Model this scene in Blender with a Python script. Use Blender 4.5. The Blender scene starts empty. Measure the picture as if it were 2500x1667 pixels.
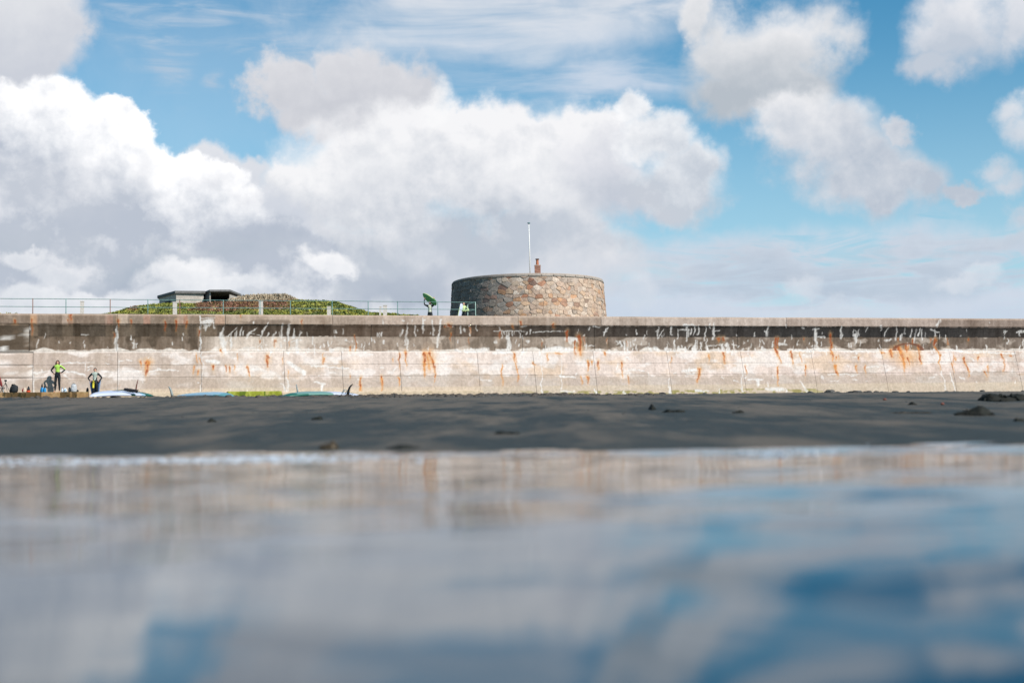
import bpy, bmesh, math, random
import numpy as np
from mathutils import Vector, Matrix

R = math.radians
random.seed(7)
rng = np.random.default_rng(7)
scene = bpy.context.scene
col = scene.collection

# ------------------------------------------------------------------ camera
CAM_Z, FPX = 0.2, 3472.2          # focal length in pixels of the 2500 px wide photograph
PITCH, ROLL = R(3.24), R(0.85)
fwd = np.array([0, math.cos(PITCH), math.sin(PITCH)])
u0 = np.array([0, -math.sin(PITCH), math.cos(PITCH)])
r0 = np.array([1.0, 0, 0])
rgt = math.cos(ROLL) * r0 - math.sin(ROLL) * u0
upv = math.cos(ROLL) * u0 + math.sin(ROLL) * r0
cam_pos = np.array([0, 0, CAM_Z])
cd = bpy.data.cameras.new('camera')
cam = bpy.data.objects.new('camera', cd)
col.objects.link(cam)
cam.matrix_world = Matrix(((rgt[0], upv[0], -fwd[0], 0), (rgt[1], upv[1], -fwd[1], 0),
                           (rgt[2], upv[2], -fwd[2], CAM_Z), (0, 0, 0, 1)))
cd.lens = 50; cd.sensor_width = 36; cd.clip_start = 0.05; cd.clip_end = 20000
cd.dof.use_dof = True; cd.dof.focus_distance = 82; cd.dof.aperture_fstop = 1.1
scene.camera = cam

def project(X, Y, Z):
    vx, vy, vz = X, Y, Z - CAM_Z
    xc = vx*rgt[0] + vy*rgt[1] + vz*rgt[2]
    yc = vx*upv[0] + vy*upv[1] + vz*upv[2]
    zc = vx*fwd[0] + vy*fwd[1] + vz*fwd[2]
    return 1250 + FPX*xc/zc, 833.5 - FPX*yc/zc

def ray(px, py):
    return fwd + rgt*((px - 1250)/FPX) + upv*((833.5 - py)/FPX)

def at(px, py, Y):
    d = ray(px, py)
    return cam_pos + d*(Y/d[1])

# ------------------------------------------------------------------ sun, view
SUN_AZ, SUN_EL = R(45), R(40)      # azimuth measured from the viewer's back towards the right
sun_dir = Vector((math.sin(SUN_AZ)*math.cos(SUN_EL), -math.cos(SUN_AZ)*math.cos(SUN_EL), math.sin(SUN_EL)))
sd = bpy.data.lights.new('sun', 'SUN'); sd.energy = 5.0; sd.angle = R(0.5); sd.color = (1.0, 0.93, 0.85)
so = bpy.data.objects.new('sun', sd); col.objects.link(so)
so.rotation_euler = sun_dir.to_track_quat('Z', 'Y').to_euler()
so.location = (0, 0, 50)
vs = scene.view_settings
vs.view_transform = 'Standard'; vs.look = 'None'; vs.exposure = 0.0; vs.gamma = 1.0; vs.use_curve_mapping = False

# ------------------------------------------------------------------ world: Nishita sky and clouds by direction
world = bpy.data.worlds.new('World'); scene.world = world; world.use_nodes = True
wt = world.node_tree; wt.nodes.clear()

class S:
    """one scalar socket with arithmetic"""
    tree = None
    def __init__(s, sock): s.k = sock
    @staticmethod
    def op(op, *a, clamp=False):
        n = S.tree.nodes.new('ShaderNodeMath'); n.operation = op; n.use_clamp = clamp
        for i, v in enumerate(a):
            if isinstance(v, S): S.tree.links.new(v.k, n.inputs[i])
            else: n.inputs[i].default_value = float(v)
        return S(n.outputs[0])
    def __add__(s, o): return S.op('ADD', s, o)
    __radd__ = __add__
    def __sub__(s, o): return S.op('SUBTRACT', s, o)
    def __rsub__(s, o): return S.op('SUBTRACT', o, s)
    def __mul__(s, o): return S.op('MULTIPLY', s, o)
    __rmul__ = __mul__
    def __truediv__(s, o): return S.op('DIVIDE', s, o)
def clamp01(a): return S.op('ADD', a, 0.0, clamp=True)
def sstep(x, a, b, lo=0.0, hi=1.0):
    n = S.tree.nodes.new('ShaderNodeMapRange'); n.interpolation_type = 'SMOOTHSTEP'
    S.tree.links.new(x.k, n.inputs['Value'])
    n.inputs['From Min'].default_value = a; n.inputs['From Max'].default_value = b
    n.inputs['To Min'].default_value = lo; n.inputs['To Max'].default_value = hi
    return S(n.outputs['Result'])
def vop(op, *a):
    n = S.tree.nodes.new('ShaderNodeVectorMath'); n.operation = op
    for i, v in enumerate(a):
        if isinstance(v, (tuple, list)): n.inputs[i].default_value = v
        elif isinstance(v, float):
            n.inputs['Scale'].default_value = v
        else: S.tree.links.new(v, n.inputs[i])
    return n.outputs['Value'] if op in ('LENGTH', 'DOT_PRODUCT') else n.outputs['Vector']
def noise(vec, scale, detail=6, rough=0.55, dist=0.0, lac=2.0):
    n = S.tree.nodes.new('ShaderNodeTexNoise'); n.inputs['Scale'].default_value = scale
    n.inputs['Detail'].default_value = detail; n.inputs['Roughness'].default_value = rough
    n.inputs['Distortion'].default_value = dist; n.inputs['Lacunarity'].default_value = lac
    if vec is not None: S.tree.links.new(vec, n.inputs['Vector'])
    return n
def mixc(f, a, b, mode='MIX'):
    n = S.tree.nodes.new('ShaderNodeMix'); n.data_type = 'RGBA'; n.blend_type = mode
    if isinstance(f, S): S.tree.links.new(f.k, n.inputs['Factor'])
    else: n.inputs['Factor'].default_value = f
    for name, v in (('A', a), ('B', b)):
        sk = [i for i in n.inputs if i.name == name and i.type == 'RGBA'][0]
        if isinstance(v, (tuple, list)): sk.default_value = (*v[:3], 1)
        else: S.tree.links.new(v, sk)
    return [o for o in n.outputs if o.type == 'RGBA'][0]

S.tree = wt
tc = wt.nodes.new('ShaderNodeTexCoord')
D = tc.outputs['Generated']
sx = wt.nodes.new('ShaderNodeSeparateXYZ'); wt.links.new(D, sx.inputs[0])
dx, dy, dz = (S(o) for o in sx.outputs)
az = S.op('ARCTAN2', dx, dy)
el = S.op('ARCSINE', dz)
cb = wt.nodes.new('ShaderNodeCombineXYZ')
wt.links.new((az*1000).k, cb.inputs[0]); wt.links.new((el*1000).k, cb.inputs[1])
P = cb.outputs[0]                       # milliradians (azimuth, elevation)

def px2mr(x, y):                        # x, y in the 2352 px wide view of the photograph
    d = ray(x*1.063, y*1.063); d = d/np.linalg.norm(d)
    return math.atan2(d[0], d[1])*1000, math.asin(d[2])*1000
MR = 1.063/FPX*1000

sky = wt.nodes.new('ShaderNodeTexSky'); sky.sky_type = 'NISHITA'; sky.sun_disc = False
sky.sun_elevation = SUN_EL; sky.sun_rotation = math.pi - SUN_AZ
sky.air_density = 1.0; sky.dust_density = 0.6; sky.ozone_density = 1.6
SKY_STR = 0.10
skyc = mixc(1.0, sky.outputs[0], (SKY_STR*0.42, SKY_STR*1.02, SKY_STR*1.17), 'MULTIPLY')

# shared noises
nA = noise(D, 11, 9, 0.58)
nB = noise(D, 30, 8, 0.6)
wA = vop('SUBTRACT', nA.outputs['Color'], (0.5, 0.5, 0.5))
wB = vop('SUBTRACT', nB.outputs['Color'], (0.5, 0.5, 0.5))
warp = vop('ADD', vop('MULTIPLY', wA, (95, 80, 0)), vop('MULTIPLY', wB, (30, 28, 0)))
PW = vop('ADD', P, warp)
PWs = vop('ADD', P, vop('MULTIPLY', wA, (110, 50, 0)))
sp = wt.nodes.new('ShaderNodeSeparateXYZ'); wt.links.new(PW, sp.inputs[0]); pwy = S(sp.outputs[1])
# billow relief: density here against density a step towards the light
def emboss(scale, off, rough=0.55):
    a = noise(D, scale, 7, rough); b = noise(vop('ADD', D, off), scale, 7, rough)
    return S(a.outputs['Fac']) - S(b.outputs['Fac'])
rel = emboss(6.5, (0.020, 0.0, 0.034), .55)*1.7 + emboss(15, (0.010, 0.0, 0.016), .58)*1.2 + emboss(42, (0.004, 0, 0.006), .62)*0.75
wisp = S(noise(D, 24, 8, 0.58, 0.4).outputs['Fac']) - 0.5
ragged = S(noise(D, 5, 3, 0.5).outputs['Fac'])
soft = S(noise(D, 7, 5, 0.5).outputs['Fac']) - 0.5
streak = S(noise(vop('MULTIPLY', D, (3.0, 3.0, 15.0)), 2.0, 6, 0.55, 0.5).outputs['Fac'])
streak2 = S(noise(vop('MULTIPLY', vop('ADD', D, (3.1, 1, 0)), (6.0, 6.0, 34.0)), 2.4, 8, 0.6, 0.6).outputs['Fac'])

def field(ells, vec, k=0.22):
    out = None
    for cx, cy, rx, ry in ells:
        mx, my = px2mr(cx, cy); rx *= MR; ry *= MR
        v = vop('MULTIPLY_ADD', vec, (1/rx, 1/ry, 0), (-mx/rx, -my/ry, 0))
        L = S(vop('LENGTH', v))
        out = L if out is None else S.op('SMOOTH_MIN', out, L, k)
    return out

cur = skyc
HAZE_LOW = sstep(el*1000, -40, 300, 1.0, 0.0)
cur = mixc(HAZE_LOW*0.85, cur, (0.62, 0.78, 0.88))

# far clouds outside the picture: an even broken field everywhere but in the photographed window
cl = vop('MULTIPLY', D, (1.0, 1.0, 2.6))
gen = S(noise(cl, 2.6, 9, 0.58, 0.2).outputs['Fac'])
win = field([(1176, 600, 1500, 1000)], P)
outside = sstep(win, 0.85, 1.25)
gshade = mixc(clamp01(sstep(gen, .52, .75)*0.8 + rel), (0.48, 0.52, 0.6), (0.80, 0.81, 0.84))
cur = mixc(sstep(gen, 0.55, 0.66)*outside*0.9, cur, gshade)

def cloud(ells, ytop, ybot, top, bot, edge=0.16, alpha=1.0, relk=1.0, vec=None, amod=None, softk=0.35):
    global cur
    F = field(ells, vec or PW)
    Fw = F + wisp*(0.25 + edge*1.3)*sstep(ragged, .35, .6, .35, 1.0)
    a = sstep(Fw, 1.0 + edge*.7, 1.0 - edge)
    if alpha != 1.0: a = a*alpha
    if amod is not None: a = a*amod
    yt, yb = px2mr(1176, ytop)[1], px2mr(1176, ybot)[1]
    g = sstep(pwy, yb, yt, .12, .92) + rel*relk + soft*softk - sstep(F, 1.0, .2, 0.0, .14)
    c = mixc(clamp01(g), bot, top)
    cur = mixc(clamp01(a), cur, c)

WHT, LGT, MID, GRY, DRK = (1.16,1.15,1.15), (.80,.81,.84), (.60,.63,.70), (.50,.54,.61), (.42,.49,.58)
# thin veils
cloud([(1150, 60, 460, 110), (1280, 190, 380, 55), (1500, 30, 200, 50)], 0, 260, LGT, (.60,.68,.80), .7, .95, .2, PWs, sstep(streak, .30, .66))
cloud([(500, 180, 620, 260)], -50, 400, LGT, (.62,.74,.86), .9, .22, .2, PWs)
cloud([(430, 20, 300, 70), (360, 110, 60, 90), (505, 190, 30, 22), (640, 120, 120, 30)], 0, 200, LGT, MID, .9, .55, .2, PWs, sstep(streak2, .40, .7))
# low banded cloud on the right and along the horizon
cloud([(2000, 690, 1000, 165)], 540, 760, (.66,.71,.80), (.50,.60,.72), .28, .92, .5, PWs, sstep(streak2, .33, .50))
cloud([(1600, 590, 420, 50), (2100, 560, 300, 22)], 540, 640, (.62,.67,.76), (.47,.54,.64), .5, .8, .5, PWs, sstep(streak, .36, .56))
cloud([(1950, 610, 700, 40), (1800, 670, 500, 34)], 560, 720, (.52,.59,.69), (.42,.50,.61), .8, .6, .5, PWs, sstep(streak2, .42, .60))
cloud([(1500, 735, 1700, 60)], 690, 770, (.66,.72,.82), (.60,.68,.80), .5, .85, .6, PWs)
# upper left grey mass
cloud([(20, 50, 170, 130), (130, 90, 70, 85), (20, 150, 150, 60)], -60, 210, LGT, MID, .4, 1, .6)
# middle upper cloud
cloud([(795, 175, 100, 95), (650, 210, 80, 60), (880, 230, 120, 85), (750, 260, 130, 60)], 70, 320, (.80,.80,.83), (.55,.57,.63), .3, 1, .6)
# large central mass
cloud([(950, 390, 300, 150), (1200, 400, 280, 160), (1330, 320, 95, 80), (1130, 310, 110, 75), (970, 290, 80, 65),
       (720, 430, 110, 80), (760, 620, 560, 150), (1230, 590, 230, 120), (1060, 300, 300, 60)], 220, 690, (.92,.92,.94), (.52,.57,.65), .30, 1, 1.3, softk=1.1)
cloud([(1000, 250, 45, 38), (850, 400, 130, 60), (1180, 430, 90, 50), (720, 500, 110, 50), (1290, 500, 110, 42)], 210, 560, (.98,.98,.99), (.72,.74,.79), .6, .6, .9)
cloud([(1150, 575, 260, 38), (930, 640, 240, 45)], 560, 690, (.56,.61,.69), (.48,.54,.62), .9, .7, .5)
cloud([(1250, 660, 330, 55), (1060, 705, 160, 30)], 590, 720, (.72,.74,.79), (.60,.66,.75), .6, .8, .8)
# behind the left cumulus
cloud([(470, 400, 110, 80), (560, 430, 75, 65), (620, 520, 110, 90)], 300, 560, (.76,.78,.83), (.62,.66,.74), .25, 1, .8)
cloud([(420, 400, 75, 65), (520, 430, 70, 50), (570, 480, 90, 50)], 320, 560, WHT, MID, .2, 1, 1.0)
# left cumulus
cloud([(70, 300, 130, 110), (-60, 290, 150, 120), (250, 340, 85, 80), (330, 430, 90, 110), (150, 480, 260, 160),
       (420, 560, 260, 120), (620, 610, 190, 100), (200, 640, 460, 120)], 190, 640, WHT, (.50,.55,.64), .14, 1, 1.3, softk=1.0)
cloud([(90, 430, 160, 60), (310, 390, 40, 60)], 360, 520, (.80,.81,.85), (.64,.67,.73), .9, .45, 1.0)
cloud([(300, 655, 90, 26), (230, 690, 60, 16), (930, 655, 130, 40), (640, 575, 150, 26)], 600, 720, (.50,.55,.64), (.40,.46,.56), .6, .85, .5)
cloud([(60, 560, 130, 40), (330, 625, 170, 40), (560, 600, 120, 30)], 540, 680, (.56,.60,.67), DRK, .9, .8, .6)
cloud([(95, 585, 70, 26), (165, 625, 45, 40)], 550, 680, (.90,.90,.93), (.62,.67,.74), .35, .85, .9)
cloud([(150, 705, 270, 40), (410, 650, 100, 38), (770, 620, 62, 30), (480, 690, 160, 26)], 590, 740, (.96,.96,.98), (.70,.74,.80), .4, .9, .9)
# bright cumulus right of centre
cloud([(1400, 400, 120, 100), (1450, 470, 120, 60)], 330, 540, (.78,.79,.84), (.56,.60,.68), .6, 1, 1.0)
cloud([(1420, 280, 40, 40), (1520, 320, 70, 60), (1470, 330, 70, 45), (1600, 380, 90, 65), (1560, 440, 140, 75)], 230, 530, (1.02,1.02,1.03), (.58,.62,.69), .42, .95, 1.2, softk=.9)
# upper right
cloud([(1610, 60, 55, 50), (1700, 120, 110, 90), (1860, 110, 105, 105), (1700, 220, 130, 60), (1850, 210, 110, 80), (1770, 150, 160, 110)], -10, 270, (.86,.86,.88), (.47,.52,.58), .45, 1, .55, softk=.6)
# lower right diagonal
cloud([(1830, 280, 100, 60), (1930, 320, 130, 90), (1990, 385, 130, 80), (2095, 310, 38, 36), (2060, 430, 100, 60), (1960, 400, 80, 50), (2190, 462, 60, 22)], 230, 480, (.88,.88,.90), (.50,.56,.65), .48, 1, 1.0, softk=.8)
cloud([(2200, 50, 90, 100), (2310, 70, 70, 80), (2150, 140, 60, 45)], -40, 190, (.86,.86,.89), (.54,.60,.69), .60, 1, .8)
cloud([(2340, 280, 42, 30), (2365, 320, 40, 34), (2285, 405, 34, 26), (2310, 440, 40, 24), (2345, 510, 52, 22), (2310, 540, 40, 16)], 250, 560, (.84,.85,.88), (.56,.63,.72), .9, .95, .9)
# small low cumulus
cloud([(1850, 620, 45, 30), (1880, 685, 60, 24), (1480, 700, 55, 32), (2190, 620, 60, 24)], 590, 720, (.80,.82,.87), (.62,.69,.78), .6, .75, .8)
# below the horizon
cur = mixc(sstep(el*1000, -30, 0, 1.0, 0.0), cur, (.20, .23, .26))
bg = wt.nodes.new('ShaderNodeBackground'); wt.links.new(cur, bg.inputs['Color']); bg.inputs['Strength'].default_value = 1.0
wo = wt.nodes.new('ShaderNodeOutputWorld'); wt.links.new(bg.outputs[0], wo.inputs['Surface'])
world.cycles.sampling_method = 'MANUAL'; world.cycles.sample_map_resolution = 1024

# ------------------------------------------------------------------ helpers
def tag(o, label=None, cat=None, group=None, kind=None):
    if label: o['label'] = label
    if cat: o['category'] = cat
    if group: o['group'] = group
    if kind: o['kind'] = kind
    return o
def empty(name, loc, label, cat, group=None):
    o = bpy.data.objects.new(name, None); col.objects.link(o)
    o.location = [float(v) for v in loc]; o.empty_display_size = .2
    return tag(o, label, cat, group)
def mesh(name, v, f, smooth=False):
    me = bpy.data.meshes.new(name)
    me.from_pydata([tuple(map(float, p)) for p in v], [], [tuple(map(int, q)) for q in f])
    if smooth: me.shade_smooth()
    me.update(); return me
def link(name, me, mat, parent=None):
    o = bpy.data.objects.new(name, me); col.objects.link(o)
    if mat is not None:
        if isinstance(mat, (list, tuple)):
            for m in mat: me.materials.append(m)
        elif not me.materials: me.materials.append(mat)
    if parent: o.parent = parent
    return o
def part(root, name, v, f, mat, smooth=False, base=None):
    """mesh given in world coordinates, parented to a root"""
    b = np.array(base if base is not None else root.location)
    v = np.asarray(v, float) - b
    return link(name, mesh(name, v, f, smooth), mat, root)
def grid_mesh(name, V, smooth=True, colors=None):
    """V: (n, m, 3) vertices -> quad grid"""
    n, m = V.shape[:2]
    me = bpy.data.meshes.new(name)
    idx = np.arange(n*m).reshape(n, m)
    q = np.stack([idx[:-1, :-1], idx[:-1, 1:], idx[1:, 1:], idx[1:, :-1]], -1).reshape(-1, 4)
    me.vertices.add(n*m); me.vertices.foreach_set('co', V.reshape(-1).astype(np.float32))
    me.loops.add(q.size); me.loops.foreach_set('vertex_index', q.reshape(-1).astype(np.int32))
    me.polygons.add(len(q)); me.polygons.foreach_set('loop_start', (np.arange(len(q))*4).astype(np.int32))
    me.update(calc_edges=True); me.validate()
    if colors is not None: set_col(me, colors.reshape(-1, 3))
    if smooth: me.shade_smooth()
    return me
def set_col(me, c):
    a = me.color_attributes.new('tint', 'FLOAT_COLOR', 'POINT')
    c4 = np.ones((len(c), 4), np.float32); c4[:, :3] = c
    a.data.foreach_set('color', c4.reshape(-1))
def lin(c):
    c = np.asarray(c, float)/255.0
    return np.where(c <= .04045, c/12.92, ((c + .055)/1.055)**2.4)
def hash2(ix, iy, seed):
    h = (ix.astype(np.int64)*374761393 + iy.astype(np.int64)*668265263 + seed*974711) & 0xffffffff
    h = ((h ^ (h >> 13))*1274126177) & 0xffffffff
    return ((h ^ (h >> 16)) & 0xffff)/65535.0
def vnoise(x, y, seed=0):
    x = np.asarray(x, float); y = np.asarray(y, float)
    ix, iy = np.floor(x), np.floor(y); fx, fy = x - ix, y - iy
    fx = fx*fx*(3 - 2*fx); fy = fy*fy*(3 - 2*fy)
    a, b = hash2(ix, iy, seed), hash2(ix + 1, iy, seed)
    c, d = hash2(ix, iy + 1, seed), hash2(ix + 1, iy + 1, seed)
    return (a*(1 - fx) + b*fx)*(1 - fy) + (c*(1 - fx) + d*fx)*fy
def fbm(x, y, seed=0, octv=4, g=.5):
    s, a, t = 0, 1, 0
    for i in range(octv):
        s = s + a*vnoise(x*2**i, y*2**i, seed + i*17); t += a; a *= g
    return s/t
def ss(x, a, b):
    t = np.clip((x - a)/(b - a), 0, 1); return t*t*(3 - 2*t)

def mat(name, color=None, rough=.8, attr=False, spec=.3, nscale=0, namp=.25, bump=0, bscale=40, bdist=.01, metal=0, objcol=False, ior=None, nscale2=0, coat=0):
    m = bpy.data.materials.new(name); m.use_nodes = True
    t = m.node_tree; S.tree = t
    b = t.nodes['Principled BSDF']
    b.inputs['Roughness'].default_value = rough; b.inputs['Specular IOR Level'].default_value = spec
    b.inputs['Metallic'].default_value = metal; b.inputs['Coat Weight'].default_value = coat
    if ior: b.inputs['IOR'].default_value = ior
    tcn = t.nodes.new('ShaderNodeTexCoord')
    if attr:
        a = t.nodes.new('ShaderNodeAttribute'); a.attribute_name = 'tint'; c = a.outputs['Color']
    elif objcol:
        a = t.nodes.new('ShaderNodeObjectInfo'); c = a.outputs['Color']
    else:
        a = t.nodes.new('ShaderNodeRGB'); a.outputs[0].default_value = (*color, 1); c = a.outputs[0]
    if nscale:
        n = noise(tcn.outputs['Object'], nscale, 6, .6)
        f = sstep(S(n.outputs['Fac']), .3, .7, 1 - namp, 1 + namp)
        if nscale2:
            n2 = noise(tcn.outputs['Object'], nscale2, 4, .6)
            f = f*sstep(S(n2.outputs['Fac']), .3, .7, 1 - namp, 1 + namp)
        c = vop('MULTIPLY', c, cmb3(f))
    t.links.new(c, b.inputs['Base Color'])
    if bump:
        n = noise(tcn.outputs['Object'], bscale, 6, .6)
        bn = t.nodes.new('ShaderNodeBump'); bn.inputs['Strength'].default_value = bump; bn.inputs['Distance'].default_value = bdist
        t.links.new(n.outputs['Fac'], bn.inputs['Height']); t.links.new(bn.outputs[0], b.inputs['Normal'])
    return m
def cmb3(f):
    n = S.tree.nodes.new('ShaderNodeCombineXYZ')
    for i in range(3): S.tree.links.new(f.k, n.inputs[i])
    return n.outputs[0]

# --- primitive generators returning (verts, faces)
def box(x0, x1, y0, y1, z0, z1):
    v = [(x0,y0,z0),(x1,y0,z0),(x1,y1,z0),(x0,y1,z0),(x0,y0,z1),(x1,y0,z1),(x1,y1,z1),(x0,y1,z1)]
    f = [(0,3,2,1),(4,5,6,7),(0,1,5,4),(1,2,6,5),(2,3,7,6),(3,0,4,7)]
    return np.array(v, float), f
def tube(pts, rad, n=8):
    pts = [np.array(p, float) for p in pts]
    if not hasattr(rad, '__len__'): rad = [rad]*len(pts)
    v, f = [], []
    for i, p in enumerate(pts):
        t = pts[min(i+1, len(pts)-1)] - pts[max(i-1, 0)]; t /= np.linalg.norm(t) + 1e-9
        a = np.cross(t, [0, 0, 1]) if abs(t[2]) < .9 else np.cross(t, [0, 1, 0]); a /= np.linalg.norm(a); b = np.cross(t, a)
        for k in range(n):
            w = 2*math.pi*k/n; v.append(p + rad[i]*(math.cos(w)*a + math.sin(w)*b))
    for i in range(len(pts) - 1):
        for k in range(n):
            f.append((i*n+k, i*n+(k+1)%n, (i+1)*n+(k+1)%n, (i+1)*n+k))
    f.append(tuple(range(n))[::-1]); f.append(tuple(range((len(pts)-1)*n, len(pts)*n)))
    return np.array(v), f
def join(*ms):
    v, f, o = [], [], 0
    for a, b in ms:
        v.append(np.asarray(a, float)); f += [tuple(i + o for i in q) for q in b]; o += len(a)
    return np.concatenate(v), f
def blob(c, r, nu=10, nv=7, jit=0.0, seed=0, flat=None):
    rs = random.Random(seed); v, f = [], []
    for j in range(nv + 1):
        ph = math.pi*j/nv
        for i in range(nu):
            th = 2*math.pi*i/nu; k = 1 + jit*(rs.random() - .5)*2
            if j in (0, nv): k = 1
            z = math.cos(ph)*r[2]*k
            if flat is not None: z = max(z, flat)
            v.append((c[0] + math.sin(ph)*math.cos(th)*r[0]*k, c[1] + math.sin(ph)*math.sin(th)*r[1]*k, c[2] + z))
    for j in range(nv):
        for i in range(nu):
            f.append((j*nu+i, (j+1)*nu+i, (j+1)*nu+(i+1)%nu, j*nu+(i+1)%nu))
    return np.array(v), f
# ================================================================== STRUCTURE
# ---- frame of the sea wall: s along it, d out towards the sea, z up
WA = R(15.2)
WT = np.array([math.cos(WA), math.sin(WA)])       # along
WN = np.array([math.sin(WA), -math.cos(WA)])      # outwards
WP = np.array([-24.6, 77.0])
def W(s, d, z):
    s, d, z = np.broadcast_arrays(np.asarray(s, float), np.asarray(d, float), np.asarray(z, float))
    return np.stack([WP[0] + s*WT[0] + d*WN[0], WP[1] + s*WT[1] + d*WN[1], z], -1)
def wall_sz(px, py, d=0.2):
    """where the sight line through a photo pixel meets the wall plane"""
    r = ray(px, py); p0 = WP + d*WN
    t = ((p0 - cam_pos[:2]) @ WN)/(r[:2] @ WN)
    q = cam_pos + t*r
    return float((q[:2] - WP) @ WT), float(q[2])

# ---- beach height
def crest(u): return np.interp(u, [-.6, -.36, 0, .36, .6], [.0232, .0222, .0186, .0158, .015])
def beach_z(X, Y, fine=True):
    X = np.asarray(X, float); Y = np.asarray(Y, float)
    u = X/np.maximum(Y, 1); e = crest(u)
    edge = 9.35 + 1.5*(fbm(X*.55, Y*0 + 3, 5, 4) - .5)*2
    zc = CAM_Z + 40*e
    t = np.clip((Y - edge)/(40 - edge), 0, None)
    z1 = zc*(0.82*t + .18*t*t)
    z2 = zc + (Y - 40)*(e*.985) - .035*ss(Y, 41, 46)*ss(-u, -.15, .1)
    z = np.where(Y < 40, z1, z2)
    z = np.where(Y < edge, (Y - edge)*.02, z)
    z += ss(Y, 10, 16)*(fbm(X*.45, Y*.3, 11, 4) - .5)*.11*ss(Y, 42, 36) + ss(Y, 38, 42)*(fbm(X*.35, Y*.35, 11, 4) - .5)*.08
    z += ss(Y, 9.5, 12)*(fbm(X*1.6, Y*1.2, 12, 3) - .5)*.02
    cr = np.exp(-((Y - 40)/1.6)**2)*ss(-u, -.12, .02)
    z += cr*(fbm(X*1.8, Y*1.5, 21, 4) - .45)*.09
    return z
us = np.concatenate([np.linspace(-1.6, -.62, 14, endpoint=False), np.linspace(-.62, .62, 720), np.linspace(.66, 1.6, 14)])
ys = np.concatenate([np.geomspace(2.5, 8.5, 20, endpoint=False), np.geomspace(8.5, 38, 330, endpoint=False),
                     np.linspace(38, 43, 70, endpoint=False), np.geomspace(43, 112, 150)])
U, YY = np.meshgrid(us, ys); XX = U*YY
m_sand = mat('wet_sand', (.124, .108, .090), .80, spec=.10, nscale=9, namp=.15, nscale2=45, bump=.6, bscale=60, bdist=.012)
# wetter and darker towards the waterline
t = m_sand.node_tree; S.tree = t; bs = t.nodes['Principled BSDF']
gp = t.nodes.new('ShaderNodeNewGeometry'); sxy = t.nodes.new('ShaderNodeSeparateXYZ'); t.links.new(gp.outputs['Position'], sxy.inputs[0])
wet = sstep(S(sxy.outputs[2]), .0, .95, 1.0, 0.0)
pt = noise(vop('MULTIPLY', gp.outputs['Position'], (1.0, .26, 0)), .62, 6, .62)
pt2 = noise(vop('MULTIPLY', gp.outputs['Position'], (1.0, .2, 0)), 2.3, 5, .6)
wet = clamp01(wet*.75 + (S(pt.outputs['Fac']) - .48)*5.5 + (S(pt2.outputs['Fac']) - .5)*2.6)  # streaks: damp patches, plus shading of the undulations put into the colour
src = bs.inputs['Base Color'].links[0].from_socket
t.links.new(mixc(wet, src, mixc(1.0, src, (.32, .43, .50), 'MULTIPLY')), bs.inputs['Base Color'])  # wet carries the damp and the painted shading of the undulations
t.links.new((0.80 - wet*.15).k, bs.inputs['Roughness'])
beach = link('beach', grid_mesh('beach', np.stack([XX, YY, beach_z(XX, YY)], -1)), m_sand)
tag(beach, kind='structure')

# ---- water: a thin sheet of sea in front of the camera, real ripples
_w = random.Random(12)
WAVES = []
for lam, a_, n_ in ((1.2, .0022, 5), (.62, .0011, 7), (.33, .00050, 8), (.17, .00022, 8)):
    for _ in range(n_):
        th_ = _w.gauss(math.pi/2, .8); WAVES.append((2*math.pi/(lam*_w.uniform(.75, 1.3)), math.cos(th_), math.sin(th_), a_*_w.uniform(.6, 1.2), _w.uniform(0, 6.28)))
def water_z(X, Y):
    X = np.asarray(X, float); Y = np.asarray(Y, float); u = X/np.maximum(Y, .5)
    wx, wy = X + .10*np.sin(Y*2.1 + X), Y + .10*np.sin(X*2.7 + Y*.6)
    amp = .0003 + .0007*ss(u, -.16, .02) + .0016*ss(u, .05, .25)
    z = amp*1.9*np.sin(2*math.pi*(1.3*(Y - .30*(X - .45))) + .72)*ss(Y, 5, 2.0)*(.35 + .65*ss(np.sin(X*3.1 + Y*1.7 + 1.2), -.6, .5))
    for k, cx_, cy_, a_, ph in WAVES: z = z + a_*np.sin(k*(wx*cx_*.8 + wy*cy_) + ph)*(.42 + .5*ss(Y, 1.8, 3.2) - .35*ss(Y, 3.5, 6))
    z = z + .0220*(fbm(X*1.6 + .8*Y, Y*5, 47, 3) - .5)*ss(Y, 6.4, 8.4)
    z = z + .0030*np.sin(2.1*X + 1.3*Y + .4)*np.sin(2.6*Y - .9*X + 1.0)*ss(Y, 3.5, 1.5)
    for px_, py_, h_, r_ in ((212, 1215, 1045, .16), (755, 1268, 1037, .15), (1700, 1240, 1023, .16), (1510, 1220, 1026, .10), (680, 1213, 1038, .12), (1330, 1212, 1029, .14), (2080, 1200, 1018, .3)):
        yc = .2*FPX/(py_ - h_); xc = (px_ - 1250)/FPX*yc
        z = z + .0075*r_/.15*np.exp(-((X - xc)/r_)**2 - ((Y - yc)/(r_*1.1))**2)*((Y - yc)/r_)
    u = X/np.maximum(Y, 1.0); q = 2.55 + 1.0*ss(u, .0, .28) - np.maximum(Y, .4)                                  # the near water lies in the back of a trough
    z = z - .015*(.66 + .80*ss(u, -.27, -.02) + .62*ss(u, .0, .28))*(q + np.sqrt(q*q + .3))
    return z + .008
xs = np.concatenate([-np.geomspace(40, .03, 70), np.linspace(-1, 1, 560), np.geomspace(.03, 40, 70)])
yw = np.concatenate([np.linspace(-8, .30, 80), np.geomspace(.35, 10.6, 640)])
Xn, Yn = np.meshgrid(xs, yw); wv = np.maximum(Yn, 0)*.62 + .35
Xn[:, 70:-70] *= wv[:, 70:-70]; Xn[:, :70] -= wv[:, :70]; Xn[:, -70:] += wv[:, -70:]
near = np.stack([Xn, Yn, water_z(Xn, Yn)], -1)
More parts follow.
